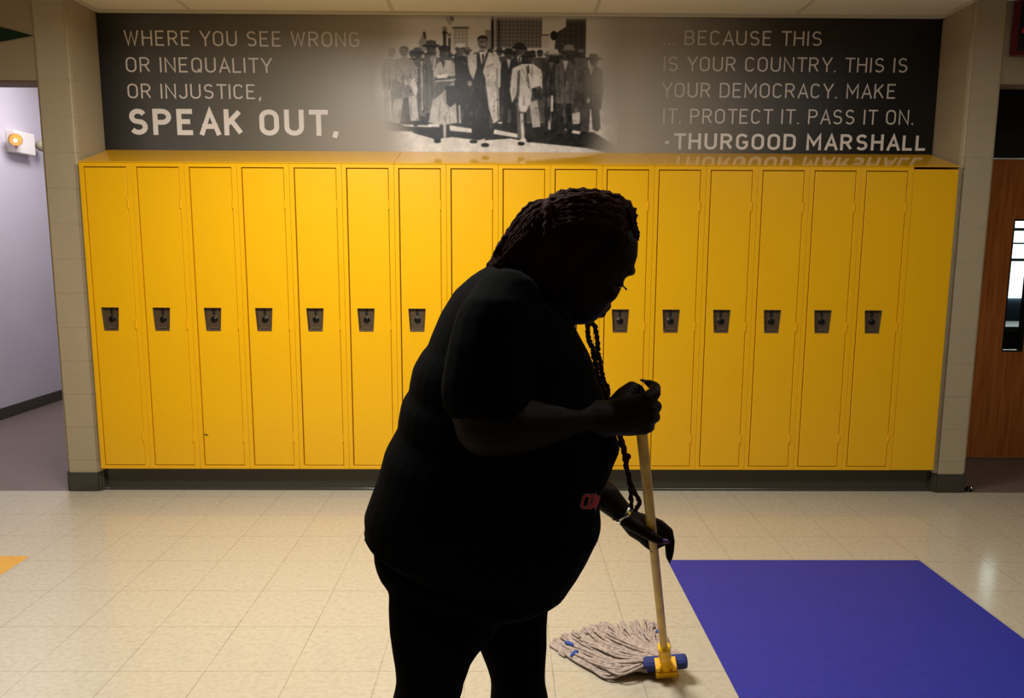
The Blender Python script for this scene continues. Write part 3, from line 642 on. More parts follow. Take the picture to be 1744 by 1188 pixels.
def text_quads(s, wt, gap=.2, space=.42):
    out = []; x = wt / 2; wi = 0
    for c in s:
        if c == ' ': x += space; wi += 1; continue
        w, st = GL[c]
        for li, pl in enumerate(st):
            P = [Vector((x + p[0], wt / 2 + p[1] * (1 - wt))) for p in pl]
            if len(P) == 2 and c not in '-': # square the ends
                d = (P[1] - P[0]).normalized() * wt * .5
                if c in 'HITN' or (c in 'KLBDPR' and pl[0][0] == pl[1][0]): P = [P[0] - d, P[1] + d]
            if c == '.': P = [Vector((x, 0)), Vector((x, wt * 1.05))]
            if c in 'MNWEFLJUBDPRAYT' and len(P) > 2 and not (P[0] - P[-1]).length < 1e-3 or c in 'AY':
                a_ = (P[0] - P[1]).normalized() * wt * .5; b_ = (P[-1] - P[-2]).normalized() * wt * .5
                if c not in 'BDPR': P[0] = P[0] + a_ * (1 if c != 'E' and c != 'L' else .3); P[-1] = P[-1] + b_ * (1 if c not in 'EL' else .3)
            out += [q + (li, wi) for q in stroke(P, wt)]
        x += w + wt + gap - (.06 if c in 'AYTL' else 0)
    return out, x - gap - wt / 2
TONE = [(200, 240), (300, 242), (400, 230), (500, 216), (615, 204), (1120, 200), (1200, 228), (1300, 238), (1450, 234), (1600, 226)]
def line(s, xa, xb, ytop, ybot, wt, y_off=0):
    q, w = text_quads(s, wt); a_, b_ = A(xa, ybot, YM - .0016), A(xb, ybot, YM - .0016); xm = (xa + xb) / 2
    z0 = A(xm, ybot, YM).z; hh = A(xm, ytop, YM).z - z0; sx = (b_.x - a_.x) / w
    for word in range(q[-1][5] + 1):
        V, Fc = [], []
        for f in q:
            if f[5] != word: continue
            k_ = len(V); Fc.append((k_, k_ + 1, k_ + 2, k_ + 3))
            for p in f[:4]: V.append((a_.x + p.x * sx, YM - .0016 - f[4] * .0003, z0 + p.y * hh))
        px = pxx(np.array([v[0] for v in V])); v = np.interp(px, [t[0] for t in TONE], [t[1] for t in TONE]) + (16 if wt > .15 else 0)
        c_ = np.clip(np.stack([v, v * .965, v * .945], -1), 0, 255)
        colored('lettering', V, Fc, S2L(c_ / 255))
line('WHERE YOU SEE WRONG', 212, 612, 53, 79, .105); line('OR INEQUALITY', 215, 462, 98, 123.6, .105)
line('OR INJUSTICE,', 218, 445, 143, 168.2, .105); line('SPEAK OUT,', 221, 577, 186, 230.5, .19)
line('... BECAUSE THIS', 1130, 1399, 52.5, 77.5, .105); line('IS YOUR COUNTRY. THIS IS', 1130, 1545, 97.5, 122.5, .105)
line('YOUR DEMOCRACY. MAKE', 1127, 1525, 141.8, 167, .105); line('IT. PROTECT IT. PASS IT ON.', 1129, 1555, 186, 211.3, .105)
line('-THURGOOD MARSHALL', 1130, 1575, 228, 255.5, .165)

# ------------------------------------------------------------------ small things on the walls
bm = bmesh.new(); y = PF + .014; t_, a_, b_ = A(55, 60, y), A(0, 45.5, y), A(0, 70.5, y); L_ = t_ + (a_ - t_) * 2.4; R2 = t_ + (b_ - t_) * 2.4
for yy in (0, .004): quad(bm, [(t_.x, y + yy, t_.z), (t_.x + .001, y + yy, t_.z - .001), (R2.x, y + yy, R2.z), (L_.x, y + yy, L_.z)])
vs = list(bm.verts)
for i in range(4): bm.faces.new((vs[i], vs[(i + 1) % 4], vs[4 + (i + 1) % 4], vs[4 + i]))
tag(obj('pennant', bm, M['green']), 'dark green pointed pennant on the beige header at the top left corner', 'pennant')
# red edged banner, turned a little away from the header
bn = thing('banner', 'black banner with a red border hung on the header at the top right corner', 'banner', (2.876, PF - .004, 2.592)); bn.rotation_euler = (0, 0, math.radians(-14))
bm = bmesh.new(); box(bm, 0, .6, 0, .008, 0, .296, .001, 1); obj('border', bm, M['red'], bn)
bm = bmesh.new(); box(bm, .034, .57, -.002, 0, .022, .285); obj('field', bm, M['navy'], bn)
bm = bmesh.new(); box(bm, .048, .20, -.004, -.002, .118, .142, .004); obj('emblem', bm, M['redink'], bn)['label'] = 'red mark on the black field'
bm = bmesh.new(); quad(bm, [(.046, -.003, .238), (.064, -.003, .24), (.066, -.003, .252), (.056, -.003, .246)]); obj('emblem', bm, M['greyink'], bn)['label'] = 'grey mark on the black field'
# emergency light on the hallway wall
el = thing('emergency_light', 'white emergency light unit on the pale hallway wall at far left, its near lamp lit', 'emergency light', (-4.38, 6.66, 2.31))
bm = bmesh.new(); box(bm, 0, .085, -.125, .145, 0, .19, .008); obj('housing', bm, M['white'], el)
def lamp_head(py, lit):
    bm = bmesh.new(); c = Vector((.105, py, .10)); d = Vector((.62, -.78, -.05)).normalized() if lit else Vector((.75, .6, -.1)).normalized()
    a_, b_ = frame_at(d); prof = [(-.055, .012), (-.05, .03), (-.03, .046), (.0, .054), (.02, .055), (.02, .050)]
    rings = [[bm.verts.new(c + d * s + (a_ * math.cos(t) + b_ * math.sin(t)) * r) for t in [2 * math.pi * q / 24 for q in range(24)]] for s, r in prof]
    for r0, r1 in zip(rings, rings[1:]):
        for q in range(24): bm.faces.new((r0[q], r0[(q + 1) % 24], r1[(q + 1) % 24], r1[q]))
    bm.faces.new(rings[0]); tube(bm, [(.03, py * .82, .10), c - d * .045], .014, 10)
    h = obj('lamp_head', bm, M['offwhite'], el, True)
    bm = bmesh.new(); rings = [[bm.verts.new(c + d * s + (a_ * math.cos(t) + b_ * math.sin(t)) * r) for t in [2 * math.pi * q / 24 for q in range(24)]] for s, r in ((.019, .050), (.0, .040), (-.012, .018), (-.014, .002))]
    for r0, r1 in zip(rings, rings[1:]):
        for q in range(24): bm.faces.new((r0[q], r0[(q + 1) % 24], r1[(q + 1) % 24], r1[q]))
    obj('reflector', bm, M['reflector'], h, True)
    bm = bmesh.new(); ball(bm, c + d * .004 - Vector((0, 0, .008)), .017 if lit else .014); obj('bulb', bm, M['bulb'] if lit else M['chrome'], h, True)
lamp_head(-.155, True); lamp_head(.215, False)
bm = bmesh.new(); ball(bm, (.088, -.127, .045), .009); obj('indicator', bm, M['red_led'], el, True)
# door stop on the floor
ds = thing('door_stop', 'small dark floor door stop with a shiny tip beside the right block pier', 'door stop', (2.895, 4.335, 0))
bm = bmesh.new(); tube(bm, [(0, 0, 0), (0, 0, .006), (0, 0, .02), (0, 0, .03)], [.022, .022, .016, .006], 16); obj('base', bm, M['dial'], ds)
bm = bmesh.new(); ball(bm, (.010, -.012, .022), .009); obj('tip', bm, M['chrome'], ds, True)

# ------------------------------------------------------------------ mop
PB = G(1134, 1133, .058); PT = A(1087, 678, 1.53)
D = (PT - PB).normalized()
mop = thing('mop', 'string mop with yellow handle, yellow clamp and fanned grey beige yarn on the floor', 'mop', (PB.x, PB.y, 0))
ML = Vector(mop.location)
def mobj(name, bm, m, smooth=False, parent=mop):
    for v in bm.verts: v.co -= ML
    return obj(name, bm, m, parent, smooth)
bm = bmesh.new(); tube(bm, [PB + D * .03, PB + D * .2, PT - D * .01, PT], [.0127, .0127, .0127, .011], 24)
hnd = mobj('handle', bm, M['handle'], True)
bm = bmesh.new(); tube(bm, [PB + D * s for s in (-.012, .0, .07, .072, .082, .120, .123, .150, .150)], [.019, .020, .019, .0215, .0215, .0185, .0205, .0205, .013], 24); soc = mobj('socket', bm, M['clamp'], True)
bm = bmesh.new()
for z in (.094, .101): 
    c = PB + D * z + Vector((0, -1, 0)) * .0205; tube(bm, [c - Vector((.006, 0, 0)), c + Vector((.006, 0, 0))], .0012, 6)
mobj('slot', bm, M['dial'], parent=mop).parent = soc
# clamp jaws, tilted with the handle
X_ = Vector((1, 0, 0)); X_ = (X_ - D * X_.dot(D)).normalized(); Y_ = D.cross(X_).normalized()
def mbox(bm, x0, x1, y0, y1, z0, z1, bev=.003):
    k0 = len(bm.verts); box(bm, x0, x1, y0, y1, z0, z1, bev)
    bm.verts.ensure_lookup_table()
    for v in bm.verts[k0:]: v.co = PB + X_ * v.co.x + Y_ * v.co.y + D * v.co.z
bm = bmesh.new(); mbox(bm, -.036, .036, -.014, .018, .004, .030); mbox(bm, -.036, -.020, -.022, -.010, .004, .030); mbox(bm, .020, .036, -.022, -.010, .004, .030); mobj('upper_jaw', bm, M['clamp'])
bm = bmesh.new(); mbox(bm, -.037, .037, -.024, .018, -.034, -.008); mbox(bm, -.040, .040, -.027, .018, -.038, -.029); mobj('lower_jaw', bm, M['clamp'])
bm = bmesh.new(); mbox(bm, -.076, .076, -.006, .034, -.036, .018, .014); mobj('headband', bm, M['band'])
# yarn: each strand a tube from the headband to its loop
NS = 98
ENDS = [(1128, 1072), (1116, 1063), (1100, 1057), (1080, 1060), (1060, 1063), (1040, 1064), (1022, 1062), (1006, 1069), (990, 1074), (974, 1080), (958, 1085), (945, 1092), (944, 1098), (952, 1106), (966, 1113)]
def endpt(t): 
    f = t * (len(ENDS) - 1); i = min(int(f), len(ENDS) - 2); f -= i
    return (ENDS[i][0] * (1 - f) + ENDS[i + 1][0] * f, ENDS[i][1] * (1 - f) + ENDS[i + 1][1] * f)
for i in range(NS):
    t = (i + .5) / NS; up = i % 2; sx = .068 - .140 * min(1, t * 1.15)
    s = PB + X_ * sx + Y_ * (.030 - .02 * t) + D * random.uniform(-.022, .008)
    if t > .78: s = PB + X_ * random.uniform(-.074, -.03) + Y_ * random.uniform(-.004, .02) + D * random.uniform(-.034, -.012)
    ex, ey = endpt(min(1, max(0, t + random.uniform(-.02, .02))))
    e = G(ex + random.uniform(-3, 3), ey + random.uniform(-2.5, 2.5), .008)
    if not up: e = e + (Vector((s.x, s.y, .008)) - e) * random.uniform(.10, .30)   # shorter upper layer
    z1 = .034 if up == 0 else .016
    bow = max(0, (t - .45) / .55)
    m1 = Vector((s.x, s.y, 0)) * .68 + Vector((e.x, e.y, 0)) * .32 + Vector((-.035 * (1 - bow) - .05 * bow, .035 * (1 - bow) - .072 * bow, z1 + .012 * (1 - bow)))
    m2 = Vector((s.x, s.y, 0)) * .30 + Vector((e.x, e.y, 0)) * .70 + Vector((-.022, .012 * (1 - bow) - .050 * bow, z1 * .75))
    j = lambda k: Vector((random.uniform(-k, k), random.uniform(-k, k), random.uniform(-.002, .003)))
    dirv = (e - m2).normalized(); side = Vector((-dirv.y, dirv.x, 0)) * random.choice((-1, 1)) * .0055
    loop = [e + dirv * .006 + side * .6, e + side * 2.2, e - dirv * .03 + side * 2.0]
    for q in loop: q.z = .0065
    pts = spline([s + j(.002), s * .75 + m1 * .25 + j(.004) + Vector((0, 0, .006)), m1 + j(.007), m2 + j(.008), e] + loop, 6)
    for q in pts: q.z = max(q.z, .0062)
    bm = bmesh.new(); tube(bm, pts, [.0046 + .0006 * math.sin(k * 2.1 + i) for k in range(len(pts))], 7); mobj('yarn_strand', bm, M['yarn'], True)
for p0, p1 in (((963, 1093), (976, 1098)), ((973, 1116), (983, 1108)), ((1118, 1076), (1125, 1073)), ((1088, 1080), (1091, 1080))):
    a_, b_ = G(*p0, .018), G(*p1, .018); d_ = (b_ - a_).normalized(); n_ = Vector((-d_.y, d_.x, 0))
    bm = bmesh.new(); ball(bm, (a_ + b_) / 2, ((b_ - a_).length * .62, .0085, .0085), Matrix((d_, n_, Vector((0, 0, 1)))).transposed()); mobj('tail_band', bm, M['tape'], True)

# ------------------------------------------------------------------ the woman
YC = 1.65
person = thing('person', 'woman in black t-shirt and trousers bending forward over a mop, long dreadlocks tied back', 'person', (A(790, 1000, YC).x, YC, 0))
PLc = Vector(person.location)
def pfuse(name, bm, m, voxel, smooth=3):
    for v in bm.verts: v.co -= PLc
    return fuse(name, bm, m, person, voxel, smooth)
def pobj(name, bm, m, smooth=True):
    for v in bm.verts: v.co -= PLc
    return obj(name, bm, m, person, smooth)
TORSO = [((845, 458), (903, 490), .085), ((826, 464), (935, 512), .14), ((806, 478), (958, 532), .18), ((780, 502), (977, 558), .205), ((757, 535), (990, 583), .22), ((741, 574), (1001, 604), .235),
         ((734.5, 593), (1006, 617), .24), ((721, 605), (1010, 627), .24), ((708, 628), (1015, 649), .245), ((702.5, 655), (1025, 671), .25), ((701, 670), (1031, 692), .25), ((689, 688), (1037, 712), .255), ((684, 716), (1044, 738), .26), ((682, 735), (1049, 752), .26),
         ((674, 750), (1052, 766), .265), ((661, 774), (1049, 783), .27), ((649, 811), (1041, 805), .275), ((637, 845), (1028, 836), .275), ((631, 862), (1018, 864), .275), ((625, 888), (1021, 892), .27),
         ((624.5, 902), (1020, 908), .268), ((627, 907), (1011, 935), .265), ((623.5, 920), (1000, 960), .26), ((638, 928), (985, 988), .25), ((652, 936), (970, 1012), .24), ((690, 950), (952, 1030), .21)]
TS = [((b[0] - (5 if b[1] < 600 else 2 if b[1] < 800 else -1), 427 + (b[1] - 427) * (.962 if b[1] < 880 else .945) - (5 if b[1] < 520 else 0)), (f[0] - (5 if f[1] > 770 and f[1] < 850 else 0), 427 + (f[1] - 427) * (.962 if f[1] < 925 else .945)), h) for b, f, h in TORSO]
bm = bmesh.new(); loft(bm, TS, YC, 2.3)
# right sleeve (near side), left sleeve (far side)
limb(bm, [A(862, 520, 1.50), A(846, 560, 1.455), A(836, 610, 1.43), A(829, 664, 1.415)], [.078, .088, .090, .092])
limb(bm, [A(880, 520, 1.80), A(888, 570, 1.86), A(905, 680, 1.90)], [.075, .085, .085])
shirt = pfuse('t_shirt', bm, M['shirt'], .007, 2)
# trousers
bm = bmesh.new(); lift_ = lambda rows, k: [((b[0], 427 + (b[1] - 427) * k), (f[0], 427 + (f[1] - 427) * k), h) for b, f, h in rows]
loft(bm, lift_([((660, 915), (975, 960), .22), ((641, 935), (978, 992), .245), ((641, 950), (966, 1012), .245), ((645, 969), (952, 1020), .235), ((654, 985), (942, 1026), .22), ((662, 1003), (934, 1030), .20), ((664, 1024), (930, 1036), .15), ((690, 1040), (900, 1040), .09)], .955), YC, 2.3)
loft(bm, [((664, 985), (880, 985), .10), ((663, 1030), (866, 1030), .115), ((665, 1065), (846, 1065), .115), ((670, 1098), (819, 1095), .112), ((674, 1120), (805, 1116), .11), ((676, 1140), (797, 1140), .105), ((676, 1154), (792, 1152), .10), ((673, 1172), (788, 1173), .095), ((669, 1188), (780, 1190), .092), ((664, 1240), (772, 1240), .088), ((668, 1330), (768, 1330), .085), ((678, 1420), (764, 1420), .08), ((680, 1490), (768, 1490), .082)], YC - .13, 2.2)
loft(bm, [((780, 990), (930, 1010), .10), ((790, 1030), (932, 1036), .115), ((804, 1065), (931, 1068), .115), ((818, 1098), (931, 1096), .11), ((828, 1122), (929, 1122), .11), ((835, 1146), (928, 1146), .105), ((836.5, 1166), (929, 1166), .10), ((835, 1188), (934, 1190), .095), ((836, 1250), (934, 1250), .088), ((846, 1330), (928, 1330), .08), ((848, 1395), (926, 1395), .08)], YC + .13, 2.2)
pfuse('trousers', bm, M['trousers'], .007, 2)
# body: one continuous skin surface with head, neck, trunk, arms, hands and legs
def shrink(rows, k): return [((r[0][0] * k + (r[0][0] + r[1][0]) / 2 * (1 - k), r[0][1] * k + (r[0][1] + r[1][1]) / 2 * (1 - k)), (r[1][0] * k + (r[0][0] + r[1][0]) / 2 * (1 - k), r[1][1] * k + (r[0][1] + r[1][1]) / 2 * (1 - k)), r[2] * k) for r in rows]
bm = bmesh.new(); loft(bm, shrink(TS[1:-2], .9), YC, 2.2)
HEAD = [((955, 342), (1025, 342), .045), ((922, 358), (1058, 356), .068), ((902, 385), (1078, 384), .080), ((895, 412), (1086, 412), .084), ((895, 436), (1085, 436), .084), ((899, 456), (1078, 458), .081), ((908, 472), (1066, 472), .077), ((916, 490), (1052, 488), .074), ((926, 506), (1046, 505), .070), ((936, 522), (1038, 519), .063), ((950, 536), (1027, 533), .053), ((968, 548), (1014, 545), .040), ((982, 552), (1000, 550), .022)]
loft(bm, HEAD, YC, 2.15)
def both(f, dy): f(YC - dy); f(YC + dy)
limb(bm, [A(1070, 462, YC - .03), A(1074, 461, YC), A(1070, 462, YC + .03)], [.010, .012, .010])                    # brow
limb(bm, [A(1058, 476, YC), A(1048, 496, YC), A(1042, 503, YC)], [.008, .0100, .0125])                              # nose
both(lambda y: ball(bm, A(1036, 506, y), .0085), .013)
limb(bm, [A(1022, 521, YC - .020), A(1033, 521.5, YC), A(1022, 521, YC + .020)], [.007, .0112, .007])               # lips
limb(bm, [A(1014, 530, YC - .018), A(1024, 533.5, YC), A(1014, 530, YC + .018)], [.007, .0112, .007])
ball(bm, A(1002, 540, YC), .0155)
both(lambda y: ball(bm, A(1035, 498, y), (.022, .018, .024)), .042)                                                  # cheeks
both(lambda y: ball(bm, A(1053, 481, y), .0125), .032)                                                               # lids
both(lambda y: limb(bm, [A(958, 440, y), A(950, 452, y), A(954, 470, y), A(966, 480, y)], [.010, .012, .010, .009]), .084)   # ears
limb(bm, [A(950, 510, YC), A(918, 560, YC), A(890, 600, YC)], [.062, .068, .08])                                      # neck
# the pole as the hands meet it
def pole(y_px):
    best = min((abs(px_of(*(lambda q: (q.x, q.z, q.y))(PB + D * s))[1] - y_px), s) for s in [i * .004 for i in range(400)]); return PB + D * best[1]
hp = pole(700); y0 = hp.y - 1.53
H = lambda x, y, Y: A(x, y, Y + y0)
lp = pole(905); y1 = lp.y - 1.90
J = lambda x, y, Y: A(x, y, Y + y1)
# right arm
limb(bm, [A(848, 545, 1.47), A(836, 620, 1.425), A(826, 690, 1.405), A(828, 722, 1.40)], [.075, .078, .072, .064])
limb(bm, [A(828, 722, 1.40), A(868, 722, 1.41), A(930, 720, 1.45), H(985, 715, 1.478), H(1036, 713, 1.495), H(1062, 708, 1.494)], [.062, .062, .056, .050, .039, .032])
# left arm
limb(bm, [A(888, 570, 1.86), A(905, 680, 1.91), A(945, 772, 1.95)], [.072, .07, .06])
limb(bm, [A(945, 772, 1.95), A(1000, 820, 1.93), J(1030, 844, 1.912), J(1060, 873, 1.905), J(1074, 884, 1.905)], [.058, .047, .040, .0285, .025])
# right hand: back of the hand to the camera, fingers closed round the pole, thumb over the top
limb(bm, [H(1036, 713, 1.495), H(1062, 700, 1.492), H(1098, 682, 1.488)], [.035, .031, .0175])
limb(bm, [H(1036, 713, 1.495), H(1066, 708, 1.488), H(1104, 698, 1.486)], [.034, .030, .0185])
limb(bm, [H(1040, 716, 1.495), H(1070, 718, 1.490), H(1102, 713, 1.487)], [.032, .028, .0175])
limb(bm, [H(1044, 718, 1.498), H(1072, 724, 1.495), H(1096, 727, 1.492)], [.030, .0235, .0175])
limb(bm, [H(1099, 680, 1.486), H(1114, 670, 1.500), H(1116, 659, 1.528), H(1107, 653, 1.548), H(1099, 650, 1.552)], [.0165, .0145, .0120, .0095, .0060])
limb(bm, [H(1105, 697, 1.484), H(1117, 692, 1.506), H(1117, 690, 1.538), H(1100, 690, 1.560), H(1090, 692, 1.556)], [.0165, .0135, .0120, .0105, .008])
limb(bm, [H(1104, 712, 1.485), H(1115, 710, 1.508), H(1113, 709, 1.540), H(1098, 709, 1.560), H(1089, 710, 1.556)], [.0160, .0130, .0115, .010, .008])
limb(bm, [H(1098, 727, 1.490), H(1106, 727, 1.512), H(1104, 727, 1.538), H(1094, 727, 1.556), H(1086, 727, 1.553)], [.0155, .0120, .0105, .009, .007])
limb(bm, [H(1050, 695, 1.512), H(1064, 674, 1.535), H(1076, 661, 1.548), H(1087, 663, 1.552), H(1093, 667, 1.550)], [.027, .022, .0165, .0125, .009])
# left hand: thumb across the near side of the pole, fingers behind it
wl = J(1060, 873, 1.905)
for pts, rr in (([wl, J(1082, 885, 1.905), J(1106, 886, 1.918)], [.0275, .023, .0145]), ([wl, J(1080, 890, 1.915), J(1104, 896, 1.930)], [.027, .022, .0145]), ([wl, J(1078, 898, 1.922), J(1098, 908, 1.938)], [.027, .020, .014]), ([J(1062, 878, 1.905), J(1078, 904, 1.918), J(1092, 916, 1.934)], [.022, .0165, .012]),
                ([J(1106, 886, 1.918), J(1124, 893, 1.930), J(1138, 905, 1.928), J(1141, 921, 1.918), J(1140.5, 936, 1.908), J(1140, 949, 1.903)], [.0145, .0138, .0138, .0132, .0125, .0095]),
                ([J(1104, 896, 1.930), J(1121, 903, 1.944), J(1131, 912, 1.946), J(1130, 924, 1.938), J(1122, 928, 1.932)], [.0140, .0120, .0110, .0095, .007]),
                ([J(1098, 908, 1.938), J(1113, 915, 1.952), J(1123, 921, 1.950), J(1119, 931, 1.940)], [.0135, .0115, .0100, .0075]),
                ([J(1092, 916, 1.934), J(1101, 926, 1.944), J(1108, 934, 1.944)], [.0120, .0100, .0062]),
                ([J(1066, 884, 1.890), J(1088, 899, 1.878), J(1108, 912, 1.868), J(1122, 919, 1.868), J(1131, 922, 1.870)], [.022, .0175, .0142, .0122, .0085])): limb(bm, pts, rr)
# legs and feet
for yy, xs_ in ((YC - .13, [(745, 1040), (735, 1190), (722, 1330), (722, 1500)]), (YC + .13, [(872, 1040), (884, 1180), (886, 1300), (888, 1400)])):
    limb(bm, [A(x, y_, yy) for x, y_ in xs_], [.095, .06, .05, .038]); q = A(*xs_[-1], yy); limb(bm, [Vector((q.x - .02, yy, .06)), Vector((q.x + .14, yy, .04))], [.035, .028])
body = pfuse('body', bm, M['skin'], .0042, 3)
# shoes
for yy, x in ((YC - .13, A(722, 1500, YC - .13).x), (YC + .13, A(888, 1400, YC + .13).x)):
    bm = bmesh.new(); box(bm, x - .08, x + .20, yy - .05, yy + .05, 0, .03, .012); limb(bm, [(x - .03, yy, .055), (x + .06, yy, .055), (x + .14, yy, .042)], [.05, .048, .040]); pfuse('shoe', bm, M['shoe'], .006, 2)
# eyes, lashes, nails, bracelet
for dy in (-.032, .032):
    bm = bmesh.new(); ball(bm, A(1054.5, 482.5, YC + dy), .0105); pobj('eye', bm, M['eye'])
bm = bmesh.new()
for dy in (-.032, .032):
    for k in range(11):
        y = YC + dy + (k - 5) * .0022; a_ = A(1057, 484, y); tube(bm, [a_, a_ + Vector((.008, 0, -.006)), a_ + Vector((.015 - .0006 * abs(k - 5), (k - 5) * .0005, -.013 + .0012 * (k % 4)))], [.0022, .0016, .0004], 5)
pobj('eyelashes', bm, M['lash'])
def nail(p, d, n_, w, l, m):
    bm = bmesh.new(); d = d.normalized(); s = d.cross(n_).normalized(); n_ = s.cross(d)
    ball(bm, p, (l, w, .0022), Matrix((d, s, n_)).transposed(), 14); o = pobj('fingernail', bm, m); return o
nail(J(1133, 921.5, 1.8615), J(1136, 922, 1.87) - J(1122, 919, 1.868), Vector((0, -1, .3)), .0058, .0115, M['nail'])['label'] = 'purple painted thumbnail'
nail(J(1140.5, 952, 1.8985), Vector((0, -.1, -1)), Vector((.4, -1, 0)), .0045, .011, M['nailblack'])
nail(H(1098, 648.5, 1.5485), Vector((-1, 0, .25)), Vector((-.1, -.5, 1)), .0055, .0115, M['nailblack'])
nail(J(1109.5, 936, 1.938), Vector((.6, 0, -1)), Vector((.1, -1, 0)), .004, .008, M['nailblack'])
bm = bmesh.new(); ca, cb = J(1052, 865, 1.905), J(1064, 877, 1.905); d = (cb - ca).normalized(); a_, b_ = frame_at(d); ring = []
cc = J(1060, 873.5, 1.905)
for w_, r in ((-.0075, .0312), (-.006, .0330), (.006, .0325), (.0075, .0306)): ring.append([bm.verts.new(cc + d * w_ + (a_ * math.cos(t) + b_ * math.sin(t)) * r) for t in [2 * math.pi * q / 32 for q in range(32)]])
for r0, r1 in zip(ring, ring[1:] + ring[:1]):
    for q in range(32): bm.faces.new((r0[q], r0[(q + 1) % 32], r1[(q + 1) % 32], r1[q]))
pobj('bracelet', bm, M['silver'])
# hair: a cap of locks swept back to a tie, a tail down the back and two long braids in front
bm = bmesh.new()
loft(bm, [((952, 331), (1020, 334), .034), ((928, 343), (1052, 346), .070), ((910, 363), (1074, 365), .090), ((898, 390), (1082, 388), .098), ((888, 420), (1060, 408), .100), ((884, 450), (1020, 430), .102), ((890, 478), (985, 470), .094), ((902, 500), (960, 500), .07)], YC, 2.1)
TAIL = [((926, 342), (968, 400), .05), ((904, 349), (960, 430), .060), ((890, 362), (950, 452), .065), ((878, 378), (935, 468), .063), ((864, 398), (915, 478), .058), ((853, 416), (895, 482), .050), ((846, 432), (876, 484), .042), ((838, 446), (860, 482), .034), ((830, 458), (848, 478), .022)]
loft(bm, TAIL, YC, 2.0)
def lock(pts, r, n=5, wob=.0022):
    P = spline(pts, n); k = len(P)
    P = [p + Vector((random.uniform(-1, 1), random.uniform(-1, 1), random.uniform(-1, 1))) * wob for p in P]
    tube(bm, P, [r * (1 + .22 * math.sin(i * 2.3 + r * 9e3)) * (1 if i < k - 3 else .75) for i in range(k)], 7)
for k in range(44):             # over the crown, front to back
    a_ = -1 + 2 * k / 43; dy = .098 * math.sin(a_ * 1.45); lift = math.cos(a_ * 1.45)
    up = lambda x, y, yy: A(x, y + min(1, abs(dy) / .1) ** 4 * 60 - 1, YC + yy)
    lock([up(1080 - (1 - lift) * 40, 366 + random.uniform(-6, 10), dy * .8), up(1058, 345 + random.uniform(-4, 3), dy * .98), up(1020, 333 + random.uniform(-3, 3), dy * 1.05), up(985, 329 + random.uniform(-3, 3), dy * 1.05), up(952, 335 + random.uniform(-3, 3), dy * .9), up(926, 347 + random.uniform(-2, 4), dy * .6)], .0085)
for side in (-1, 1):
    for k in range(24):         # tail
        f = k / 23; a_ = math.sqrt(max(0, 1 - (2 * f - 1) ** 2)); pts = []
        for r in TAIL:
            g_ = min(1, max(0, f + random.uniform(-.015, .015))); pts.append(A(r[0][0] + (r[1][0] - r[0][0]) * g_, r[0][1] + (r[1][1] - r[0][1]) * g_, YC + side * (r[2] * a_ + .001)))
        lock(pts, .0068, 4, .0009)
lock([A(840, 437, YC - .02), A(852, 418, YC - .03), A(872, 388, YC - .03)], .006); lock([A(826, 461, YC), A(846, 436, YC - .01), A(868, 408, YC - .01)], .006)
lock([A(932, 348, YC - .045), A(932, 356, YC - .085), A(934, 380, YC - .098), A(930, 405, YC - .09)], .010)   # tie
lock([A(1066, 350, YC - .02), A(1077, 358, YC - .03), A(1081, 378, YC - .03), A(1085.5, 394, YC - .02), A(1086, 408, YC - .01)], .0045, 6, .001)
lock([A(1070, 352, YC - .06), A(1074, 372, YC - .07), A(1080, 392, YC - .06), A(1082, 404, YC - .05)], .005, 6, .001)
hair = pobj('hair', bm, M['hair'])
def braid(pxs, Y, r, loc_name='braid'):
    global bm
    bm = bmesh.new(); P = spline([A(x, y, Y) for x, y in pxs], 5); k = len(P)
    tube(bm, [p + Vector((random.uniform(-1, 1), random.uniform(-1, 1), 0)) * .0016 for p in P], [r * (1 + .17 * math.sin(i * 1.9) + random.uniform(-.1, .1)) * (1 if i < k - 4 else .8) for i in range(k)], 8)
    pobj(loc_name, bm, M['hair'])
braid([(985, 500), (996, 530), (1000.5, 552), (1001.5, 567), (1003.5, 580), (1009, 592), (1012, 607), (1015, 623), (1018, 640), (1023, 652), (1030, 666), (1034, 682), (1046, 715), (1056, 747), (1061, 766), (1065, 786), (1070, 808), (1074, 828), (1075, 849), (1076, 866)], 1.74, .0062)
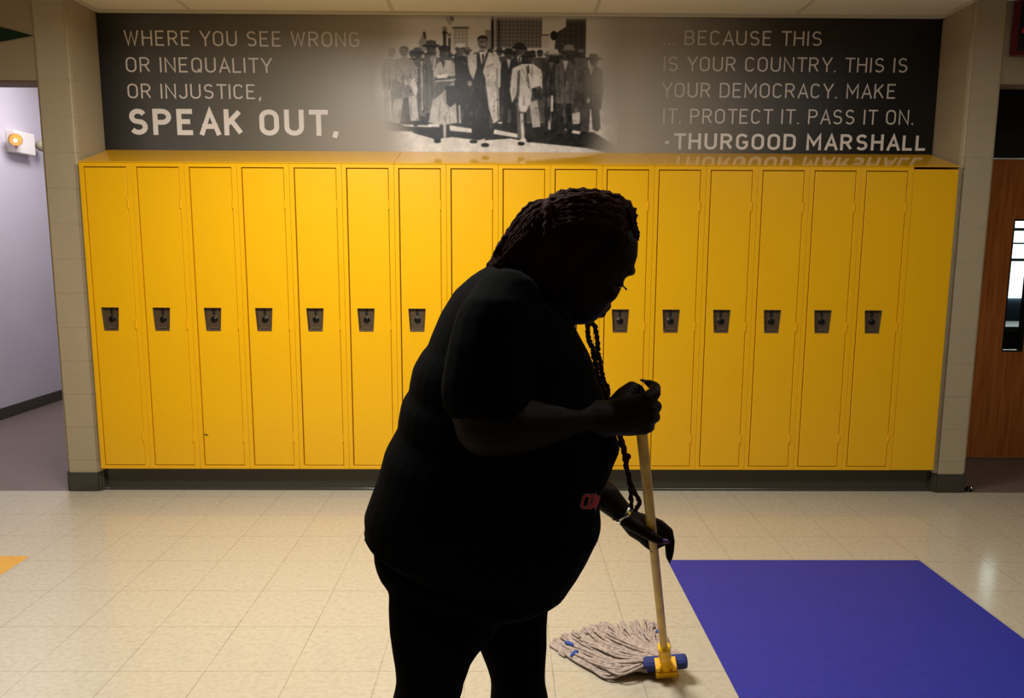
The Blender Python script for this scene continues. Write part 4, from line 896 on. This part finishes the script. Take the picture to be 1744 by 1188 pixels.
braid([(995, 500), (1004, 535), (1009, 549), (1014, 558), (1017, 572), (1018, 587), (1018, 601), (1021.5, 612), (1023, 626), (1026, 638), (1030, 651), (1035, 660), (1037, 680), (1048, 715), (1058, 747), (1064, 770), (1068, 795), (1073, 820), (1081, 839), (1090, 854), (1085, 863), (1081, 871)], 1.755, .0058)
bm = bmesh.new(); ball(bm, A(1069, 777, 1.742), .0085); tube(bm, [A(1066, 790, 1.742), A(1069, 777, 1.742)], .006, 8); pobj('braid', bm, M['hair'])
# red lettering on the shirt, lying on the cloth
bpy.context.view_layer.update()
tree = BVHTree.FromPolygons([v.co + PLc for v in shirt.data.vertices], [p.vertices[:] for p in shirt.data.polygons])
def print_on(name, quads, m, off):
    bm = bmesh.new()
    for f in quads:
        cs = []
        for x, y in f:
            p = A(x, y, 1.0); hit = tree.ray_cast(p, ray(x, y).normalized())
            if hit[0] is None: cs = None; break
            cs.append(hit[0] + hit[1] * off)
        if cs and max((cs[i] - cs[0]).length for i in range(4)) < .06: quad(bm, cs)
    for v in bm.verts: v.co -= PLc
    o = obj(name, bm, m, shirt); return o
def fine(qs, n=3):
    out = []
    for a_, b_, c_, d_ in qs:
        for i in range(n):
            t0, t1 = i / n, (i + 1) / n; out.append((a_.lerp(d_, t0), b_.lerp(c_, t0), b_.lerp(c_, t1), a_.lerp(d_, t1)))
    return out
def shirt_text(wt, x_off=0):
    res = []
    for c, xa, xb in (('C', 991.5, 1003), ('O', 1003.0, 1010.2), ('N', 1010.8, 1016.2)):
        w, st = GL[c]
        for pl in st:
            P = []
            for a_, b_ in zip(pl, pl[1:]):
                for q in range(3): P.append(Vector((a_[0] + (b_[0] - a_[0]) * q / 3, a_[1] + (b_[1] - a_[1]) * q / 3)))
            P.append(Vector(pl[-1]))
            P = [Vector((xa + p.x / w * (xb - xa) + (p.y - .5) * 5.5, 863.5 - p.y * 21.5 + (p.x / w) * .6)) for p in P]; res += stroke(P, wt)
    return res
print_on('shirt_print', shirt_text(5.4), M['shirtgrey'], .0012)['label'] = 'grey outline of the shirt lettering'
print_on('shirt_print', shirt_text(3.2), M['shirtred'], .0022)['label'] = 'red shirt lettering'
